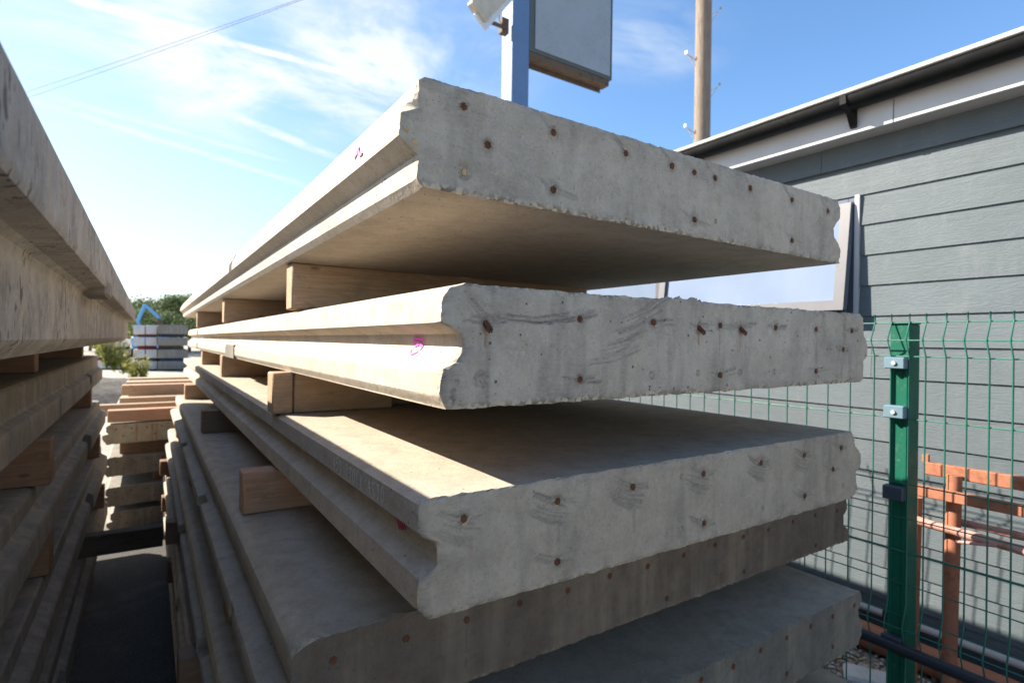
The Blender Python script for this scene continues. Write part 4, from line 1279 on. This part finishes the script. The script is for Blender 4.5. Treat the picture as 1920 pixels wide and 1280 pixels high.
q0, q1 = on_plane(1718, 975, 2.575), on_plane(1920, 1038, 2.575)
mtube = MB()
ysr = np.linspace(q0.y, -.7, 40)
mtube.tube([(2.575, y, q0.z + (q1.z - q0.z) * (q0.y - y) / (q0.y - q1.y) * .6) for y in ysr], [.0165 * (1 + .12 * (i % 4 == 0)) for i in range(40)], 10)
o = mtube.build('steel_tube', PINKTUBE, None, (2.575, .3, q0.z), smooth=50)
tag(o, 'faded pink ribbed tube hung across the orange rack, nearer one', 'tube', 'pink tubes on the orange rack')
q0 = on_plane(1785, 988, 2.60)
o = MB().tube([(2.66, y, q0.z + .012 - .004 * (q0.y - y)) for y in np.linspace(q0.y, -.7, 30)], [.014 * (1 + .1 * (i % 3 == 0)) for i in range(30)], 10).build('steel_tube', PINKTUBE, None, (2.6, .3, q0.z), smooth=50)
tag(o, 'thinner pink tube lying behind and above the nearer one on the orange rack', 'tube', 'pink tubes on the orange rack')
q0, q1 = on_plane(1793, 1015, 2.56), on_plane(1868, 1023, 2.56)
o = MB().tube([q0, q1], .006, 8).build('steel_rod', PINKTUBE, None, tuple(q0), smooth=50)
tag(o, 'short thin rod stub just below the pink tubes', 'rod')
o = MB().tube([(2.84, y, -1.355) for y in np.linspace(-1.5, 1.32, 12)], .058, 16).build('steel_tube', ORANGE, None, (2.84, 0, -1.413), smooth=50)
tag(o, 'thick bright orange tube lying on the gravel at the foot of the weatherboards', 'tube')
o = MB().tube([(2.62, y, -1.39) for y in np.linspace(-1.2, .80, 12)], .026, 12).build('steel_tube', ORANGE, None, (2.62, 0, -1.416), smooth=50)
tag(o, 'slimmer orange tube on the gravel between the rack legs', 'tube')
o = MB().box((2.50, 1.02, -1.418), (2.63, 1.20, -1.385)).build('broken_block', CON_W, None, bevel=.012)
o.rotation_euler = (0, 0, .5)
tag(o, 'pale broken block lying on the gravel behind the fence', 'block')

# ------------------------------------------------------------------ sign on its blue post, lamp
PY = 6.7; PXL = .6497 * PY; PS = .0445 * PY
sign = empty('pylon_sign', (PXL + PS / 2, PY + PS / 2, -H), 'blank weathered light-box sign hung beside a square blue post', 'sign')
MB().box((PXL, PY, -H), (PXL + PS, PY + PS * .97, 8.0)).build('post', BLUE, sign, bevel=.006)
XR = .9415 * PY
ZB = float(ony(1141, 148, PY)[2])
zl = float(ony(1000, 92, PY)[2])
bx0 = PXL + PS + .012
MB().box((bx0, PY + .02, ZB), (XR, PY + .24, ZB + 3.2)).build('cabinet', SIGNF, sign, bevel=.006)
MB().box((bx0 + .10, PY + .003, ZB + .05), (XR - .03, PY + .0185, ZB + 3.1)).build('panel', SIGNW, sign, bevel=.002)
MB().box((bx0 + .01, PY + .03, ZB - .10), (XR - .03, PY + .20, ZB - .002)).box((bx0 + .01, PY + .205, ZB - .16), (XR - .06, PY + .215, ZB - .002)).build('bottom_beam', BROWN, sign, bevel=.003)
MB().box((XR + .001, PY + .01, ZB), (XR + .012, PY + .24, ZB + 3.2)).build('edge_trim', SIGNF, sign)
# lamp
LPc = Vector(ony(912, 18, PY - .35))
lamp = empty('flood_light', tuple(LPc), 'weathered box flood light on a bent arm at the left of the blue post', 'light')
A_ = Vector(ony(893, 26, PY - .5)); B_ = Vector(ony(955, -42, PY - .5))
MB().bar(A_, B_, .30, .15, up=(.3, -1, .2)).build('lamp_housing', LAMPB, lamp, bevel=.02)
MB().bar(A_ + Vector((.05, .0, -.10)), B_ + Vector((.05, 0, -.10)), .24, .03, up=(.3, -1, .2)).build('lamp_glass', GALV, lamp, bevel=.01)
MB().tube([Vector(ony(900, 33, PY - .45)), Vector(ony(925, 44, PY - .2)), Vector(ony(950, 54, PY + .05))], .028, 8).build('bracket_arm', BROWN, lamp, smooth=50)
MB().box(tuple(Vector(ony(940, 60, PY + .05)) - Vector((.02, .05, .02))), tuple(Vector(ony(951, 42, PY + .05)) + Vector((.0, .05, .02)))).build('bracket_plate', BROWN, lamp)
MB().tube([Vector(ony(943, -30, PY - .1)), Vector(ony(938, 10, PY - .12)), Vector(ony(936, 38, PY - .1)), Vector(ony(944, 50, PY))], .006, 6).build('lamp_cable', CABLE, lamp, smooth=60)

# ------------------------------------------------------------------ utility pole
UPc = ont(1311, 640, 11.0)
ux, uy = UPc[0], UPc[1]
pole = empty('utility_pole', (ux, uy, -H), 'round timber utility pole with small step irons', 'pole')
MB().tube([(ux, uy, z) for z in np.linspace(-H, 9.5, 14)], [.165 - .0012 * i for i in range(14)], 28).build('shaft', POLEW, pole, (ux, uy, -H), smooth=60)
RTv = Vector(RT)
for (u, v, sd) in ((1324, 30, 1), (1324, 172, 1), (1297, 113, -1), (1297, 250, -1), (1297, 390, -1), (1324, 320, 1)):
    z = float(ont(u, v, 11)[2])
    pc = Vector((ux, uy, z)) + RTv * (.15 * sd)
    e = pc + RTv * (.19 * sd) + Vector((0, 0, .12))
    MB().bar(pc, e, .045, .014, up=(0, 0, 1)).bar(e, e + Vector((0, 0, .06)), .04, .014).bar(pc + Vector((0, 0, -.13)) + RTv * -.0 * sd, pc.lerp(e, .75), .012).build('step_iron', GALV, pole)

# overhead cables
for i, (pa, pb, pc_, t0, t1) in enumerate((((57, 169), (300, 92), (562, -3), 30, 20), ((57, 181), (300, 103), (562, 0), 30.5, 20.3))):
    A_, C_ = Vector(ont(*pa, t0)), Vector(ont(*pc_, t1))
    d_ = (C_ - A_)
    A2 = A_ - d_ * .8; C2 = C_ + d_ * .8
    pts = [A2.lerp(C2, s_) + Vector((0, 0, -.25 * (1 - (2 * s_ - 1) ** 2) + .18)) for s_ in np.linspace(0, 1, 40)]
    o = MB().tube(pts, .007, 5).build('overhead_cable', CABLE, None, tuple(A2))
    tag(o, ('upper', 'lower')[i] + ' of two thin overhead cables crossing the sky at the left', 'cable', 'overhead cables')

# ------------------------------------------------------------------ background: block stacks, arm, mound, trees
YK = 33.0


def block(u0, u1, v0, v1, yk, depth, mat, label, group, z_shift=0.0):
    a = ony(u0, v0, yk); b = ony(u1, v1, yk)
    o = MB().box((a[0], yk, b[2]), (b[0], yk + depth, a[2])).build('concrete_beam', mat, None, bevel=.02)
    return tag(o, label, 'concrete beam', group)


KG = 'stacked concrete beams across the yard'
lay = [(609, 626.5), (632, 648), (655, 671), (677, 692)]
ord_ = ['top', 'second', 'third', 'bottom']
for i, (v0, v1) in enumerate(lay):
    block(250, 271.5, v0, v1, YK, 5, CON_W, '%s beam in the left column of the pale pair across the yard' % ord_[i], KG)
    block(273.5, 294.5, v0, v1, YK, 5, CON_W, '%s beam in the right column of the pale pair across the yard' % ord_[i], KG)
    block(296, 352, v0 - (0 if i else 1), v1, YK - .6, 6, CON_D, '%s long grey beam right of the pale pair across the yard' % ord_[i], KG)
    # bearers
    if i < 3:
        a = ony(257, v1, YK); b = ony(294, lay[i + 1][0], YK)
        for dy in (.3, 4.2):
            o = MB().box((a[0], YK + dy, b[2] + .003), (b[0], YK + dy + .15, a[2] - .003)).build('timber_bearer', RED if i < 2 else BLACKWOOD, None)
            tag(o, '%s spacer under the %s layer of the pale pair across the yard, %s' % ('red' if i < 2 else 'dark', ord_[i], 'front' if dy < 1 else 'back'), 'spacer', 'spacers in the beam stacks across the yard')
        a = ony(300, v1, YK - .6); b = ony(345, lay[i + 1][0], YK - .6)
        for dy in (.25, 4.6):
            o = MB().box((a[0], YK - .6 + dy, b[2] + .003), (b[0], YK - .45 + dy, a[2] - .003)).build('timber_bearer', BLACKWOOD if i == 1 else BLUE2, None)
            tag(o, '%s spacer under the %s long grey beam across the yard, %s' % ('dark' if i == 1 else 'blue', ord_[i], 'front' if dy < 1 else 'back'), 'spacer', 'spacers in the beam stacks across the yard')
a = ony(296, 692, YK - .6); b = ony(352, 697, YK - .6)
for (u0, u1, yk) in ((257, 294, YK), (297, 350, YK - .6), (190, 240, YK + 1.5)):
    a = ony(u0, 692.5 if yk < 34 else 690, yk); b = ony(u1, 700, yk)
    for dy in (.4, 4.2):
        o = MB().box((a[0], yk + dy, -H + .001), (b[0], yk + dy + .2, a[2])).build('timber_sleeper', BLACKWOOD, None)
        tag(o, 'dark sleeper on the ground under the beam stack across the yard, %s %s' % ('left' if u0 < 200 else 'centre' if u0 < 290 else 'right', 'front' if dy < 1 else 'back'), 'sleeper', 'sleepers under the beam stacks across the yard')
lay2 = [(636, 650), (656, 670), (676, 690)]
for i, (v0, v1) in enumerate(lay2):
    for j, (u0, u1) in enumerate(((180, 211), (213.5, 240.5))):
        block(u0, u1, v0, v1, YK + 1.5, 5, CON_W, '%s beam, %s column of the low white stack behind the weeds' % (('top', 'middle', 'bottom')[i], ('left', 'right')[j]), KG)
    if i < 2:
        a = ony(181, v1, YK + 1.5); b = ony(240, lay2[i + 1][0], YK + 1.5)
        for dy in (.3, 4.0):
            o = MB().box((a[0], YK + 1.5 + dy, b[2] + .003), (b[0], YK + 1.65 + dy, a[2] - .003)).build('timber_bearer', RED if i else BROWN, None)
            tag(o, '%s spacer in the low white stack behind the weeds, %s' % (('brown', 'red')[i], 'front' if dy < 1 else 'back'), 'spacer', 'spacers in the beam stacks across the yard')
# things on top of the right-hand grey beams
a = ony(310, 600, YK); 
# blue digger arm beyond the stacks
tk = 46
arm = empty('digger', tuple(ont(262, 668, tk)), 'light blue jointed digger arm rising beyond the beam stacks', 'digger')
arm.location.z = 0; ORIG[arm.name] = Vector((arm.location.x, arm.location.y, -H))
P0, P1, P2 = Vector(ont(258, 602, tk)), Vector(ont(272, 571, tk)), Vector(ont(300, 597, tk))
MB().bar(P0, P1, .20, .22).build('boom', PAINT_BLUE, arm, bevel=.03)
MB().bar(P1 + Vector((0, 0, -.02)), P2, .20, .20).build('dipper', PAINT_BLUE, arm, bevel=.03)
q = Vector((P2.x, P2.y, P2.z))
MB().prism([(q.x - .15, q.z - .05), (q.x + .2, q.z - .1), (q.x + .1, q.z - .6), (q.x - .3, q.z - .5)], 'y', q.y - .3, q.y + .3).build('bucket', BROWN, arm)
bx = P0 + Vector((.9, 0.6, 0))
MB().box((bx.x - 1.3, bx.y - 1.2, -H + .75), (bx.x + 1.3, bx.y + 1.2, -H + 1.7)).build('body', PAINT_BLUE, arm, bevel=.1)
MB().bar(Vector((P0.x + .45, P0.y, -H + 1.7)), P0, .2, .22).build('boom_foot', PAINT_BLUE, arm, bevel=.03)
for s_ in (-1, 1):
    MB().box((bx.x - 1.6, bx.y + s_ * 1.2 - .25, -H), (bx.x + 1.6, bx.y + s_ * 1.2 + .25, -H + .7)).build('track', BLACK, arm, bevel=.2)

# mound of soil
mb = MB(); n = 40
A_ = onz(232, 722, -H)
cxm, cym = -1.35, 17.0
vs = []
for j in range(n):
    for i in range(n):
        x = cxm + (i / (n - 1) - .5) * 9.5; y = cym + (j / (n - 1) - .5) * 5
        rr = math.hypot((x - cxm + 1.5) / 4.5, (y - cym) / 2.3)
        h = max(0, 1 - rr ** 2) * .85 + float(fn(x * 1.5, y * 1.5, 80)) * .22 * (rr < 1) * (1 - rr)
        vs.append((x, y, -H - .03 + h))
mb.add(vs, [(j * n + i, j * n + i + 1, (j + 1) * n + i + 1, (j + 1) * n + i) for j in range(n - 1) for i in range(n - 1)])
o = mb.build('soil_mound', SOIL, None, (cxm, cym, -H), smooth=80)
tag(o, 'low mound of dark soil across the yard', kind='structure')


def leaves(pts, sizes, name, mat, parent, flat=.4, seed=0, tint=None):
    r_ = np.random.RandomState(seed)
    n = len(pts)
    a = r_.normal(size=(n, 3)); a /= np.linalg.norm(a, axis=1)[:, None]
    b = np.cross(a, r_.normal(size=(n, 3))); b /= np.linalg.norm(b, axis=1)[:, None]
    s_ = np.asarray(sizes)[:, None]
    V = np.stack([pts - a * s_, pts + b * s_ * flat, pts + a * s_, pts - b * s_ * flat], 1).reshape(-1, 3)
    loc = org(parent)
    V = V - np.array(loc)
    me = bpy.data.meshes.new(name)
    me.vertices.add(4 * n); me.vertices.foreach_set('co', V.astype(np.float32).ravel())
    me.loops.add(4 * n); me.polygons.add(n)
    me.loops.foreach_set('vertex_index', np.arange(4 * n, dtype=np.int32))
    me.polygons.foreach_set('loop_start', (np.arange(n) * 4).astype(np.int32)); me.polygons.foreach_set('loop_total', np.full(n, 4, np.int32))
    me.update(calc_edges=True)
    tv = r_.rand(n) if tint is None else tint
    ca = me.color_attributes.new('tint', 'FLOAT_COLOR', 'POINT')
    C_ = np.ones((n, 4, 4)); C_[:, :, 0] = tv[:, None]; C_[:, :, 1] = tv[:, None]
    ca.data.foreach_set('color', C_.astype(np.float32).ravel())
    me.materials.append(mat)
    return obj_from(me, name, parent, tuple(loc))


def weed(u, v, yk, h, n, label, seed):
    a = ony(u, v, yk)
    base = Vector((a[0], yk, a[2]))
    o = empty('weed', tuple(base), label, 'weed', 'weeds on the soil mound')
    r_ = np.random.RandomState(seed)
    st = MB(); pts = []
    for i in range(n):
        t_ = r_.uniform(0, 6.28); ln = h * r_.uniform(.45, 1.15); out_ = ln * r_.uniform(.1, .6)
        P = [base + Vector((out_ * math.cos(t_) * q_ ** 1.5, out_ * math.sin(t_) * q_ ** 1.5, ln * q_)) for q_ in (0, .35, .7, 1)]
        st.tube(P, [.010, .008, .005, .002], 4)
        for q_ in np.linspace(.12, 1, 26):
            f_ = q_ ** 1.5
            for _ in range(2):
                pts.append((base.x + out_ * math.cos(t_) * f_ + r_.normal() * .03, base.y + out_ * math.sin(t_) * f_ + r_.normal() * .05, base.z + ln * q_ + r_.normal() * .03))
    st.build('stem', LEAF_W if False else BARK, o)
    pts = np.array(pts)
    tn = np.clip((pts[:, 2] - base.z) / h + r_.normal(size=len(pts)) * .2, 0, 1)
    leaves(pts, r_.uniform(.02, .05, len(pts)), 'foliage', LEAF_W, o, .28, seed, tn)


wd = [(186, 668, 16.2, .9, 22, 'tall yellow-green weed at the left of the mound'), (200, 690, 15.8, .85, 24, 'bushy weed second from the left on the mound'), (214, 694, 15.8, .6, 22, 'mid-height green weed at the centre of the mound'),
      (232, 698, 15.6, .45, 18, 'low spreading weed right of the mound centre'), (252, 715, 15.0, .42, 14, 'small weed at the foot of the mound, left of the last one'), (268, 716, 15.0, .5, 16, 'small weed at the right foot of the mound'),
      (245, 700, 15.4, .3, 10, 'tiny weed between the low spreading one and the foot of the mound'), (176, 650, 17, .5, 16, 'weed on the crest of the mound half hidden by the left-hand slabs')]
for i, w in enumerate(wd):
    weed(*w, 300 + i)


def tree(x, y, h, w, label, seed, n=5200):
    o = empty('tree', (x, y, -H), label, 'tree', 'trees beyond the yard')
    r_ = np.random.RandomState(seed)
    st = MB()
    st.tube([(x, y, -H), (x + .1, y, -H + h * .25), (x - .05, y, -H + h * .55), (x, y, -H + h * .85)], [h * .03, h * .024, h * .015, h * .005], 8)
    cl_ = []
    for i in range(26):
        a = r_.uniform(0, 6.28); rr = r_.uniform(.1, 1) ** .6; zz = r_.uniform(.22, 1)
        env = math.sin(min(zz * 1.15, 1) * math.pi) ** .5 * .9 + .15
        c_ = (x + w / 2 * rr * env * math.cos(a), y + w / 2 * rr * env * math.sin(a), -H + h * (.22 + .74 * zz))
        cl_.append((c_, w * r_.uniform(.10, .2)))
        st.tube([(x, y, c_[2] - h * .14), tuple((np.array((x, y, c_[2])) * .4 + np.array(c_) * .6)), c_], [h * .008, h * .005, h * .002], 4)
    st.build('trunk', BARK, o)
    pts = []; tn = []
    for (c_, r) in cl_:
        m = n // 26
        d = r_.normal(size=(m, 3)); d /= np.linalg.norm(d, axis=1)[:, None]
        q = np.array(c_) + d * (r * r_.uniform(.5, 1.1, (m, 1))) * np.array([1, 1, .8])
        pts.append(q); tn.append(np.clip(r_.normal(.4, .2, m) + r_.uniform(-.2, .3), 0, 1))
    pts = np.concatenate(pts); tn = np.concatenate(tn)
    leaves(pts, r_.uniform(.09, .2, len(pts)) * h / 7, 'crown', LEAF_T, o, .55, seed, tn)


tl = [(232, 70, 570, 'dark tree beyond the yard at the far left, behind the left-hand slab tip'), (255, 78, 566, 'tree beyond the yard behind the bend of the blue arm'), (273, 70, 566, 'round tree beyond the yard just right of the blue arm bend'),
      (290, 84, 569, 'tree beyond the yard above the pale beam pair'), (304, 76, 571, 'low tree beyond the yard left of the sky gap'), (322, 66, 561, 'tallest light tree beyond the yard, right of the sky gap'),
      (338, 72, 563, 'tree beyond the yard at the tip of the topmost right-hand slab'), (356, 78, 560, 'tree beyond the yard hidden partly by the right-hand stack'), (380, 75, 562, 'tree beyond the yard mostly behind the right-hand stack'),
      (205, 75, 568, 'tree beyond the yard mostly behind the left-hand stack'), (170, 80, 565, 'leftmost tree beyond the yard behind the left-hand stack'), (264, 62, 588, 'lower bushy tree in front of the tree line near the blue arm'), (310, 60, 590, 'lower bushy tree in front of the tree line near the right-hand slabs')]
for i, (u, yk, vt, lb) in enumerate(tl):
    a = ony(u, vt, yk)
    hh = a[2] + H
    tree(float(a[0]), yk, float(hh), 7.5 if vt < 580 else 6.0, lb, 400 + i)
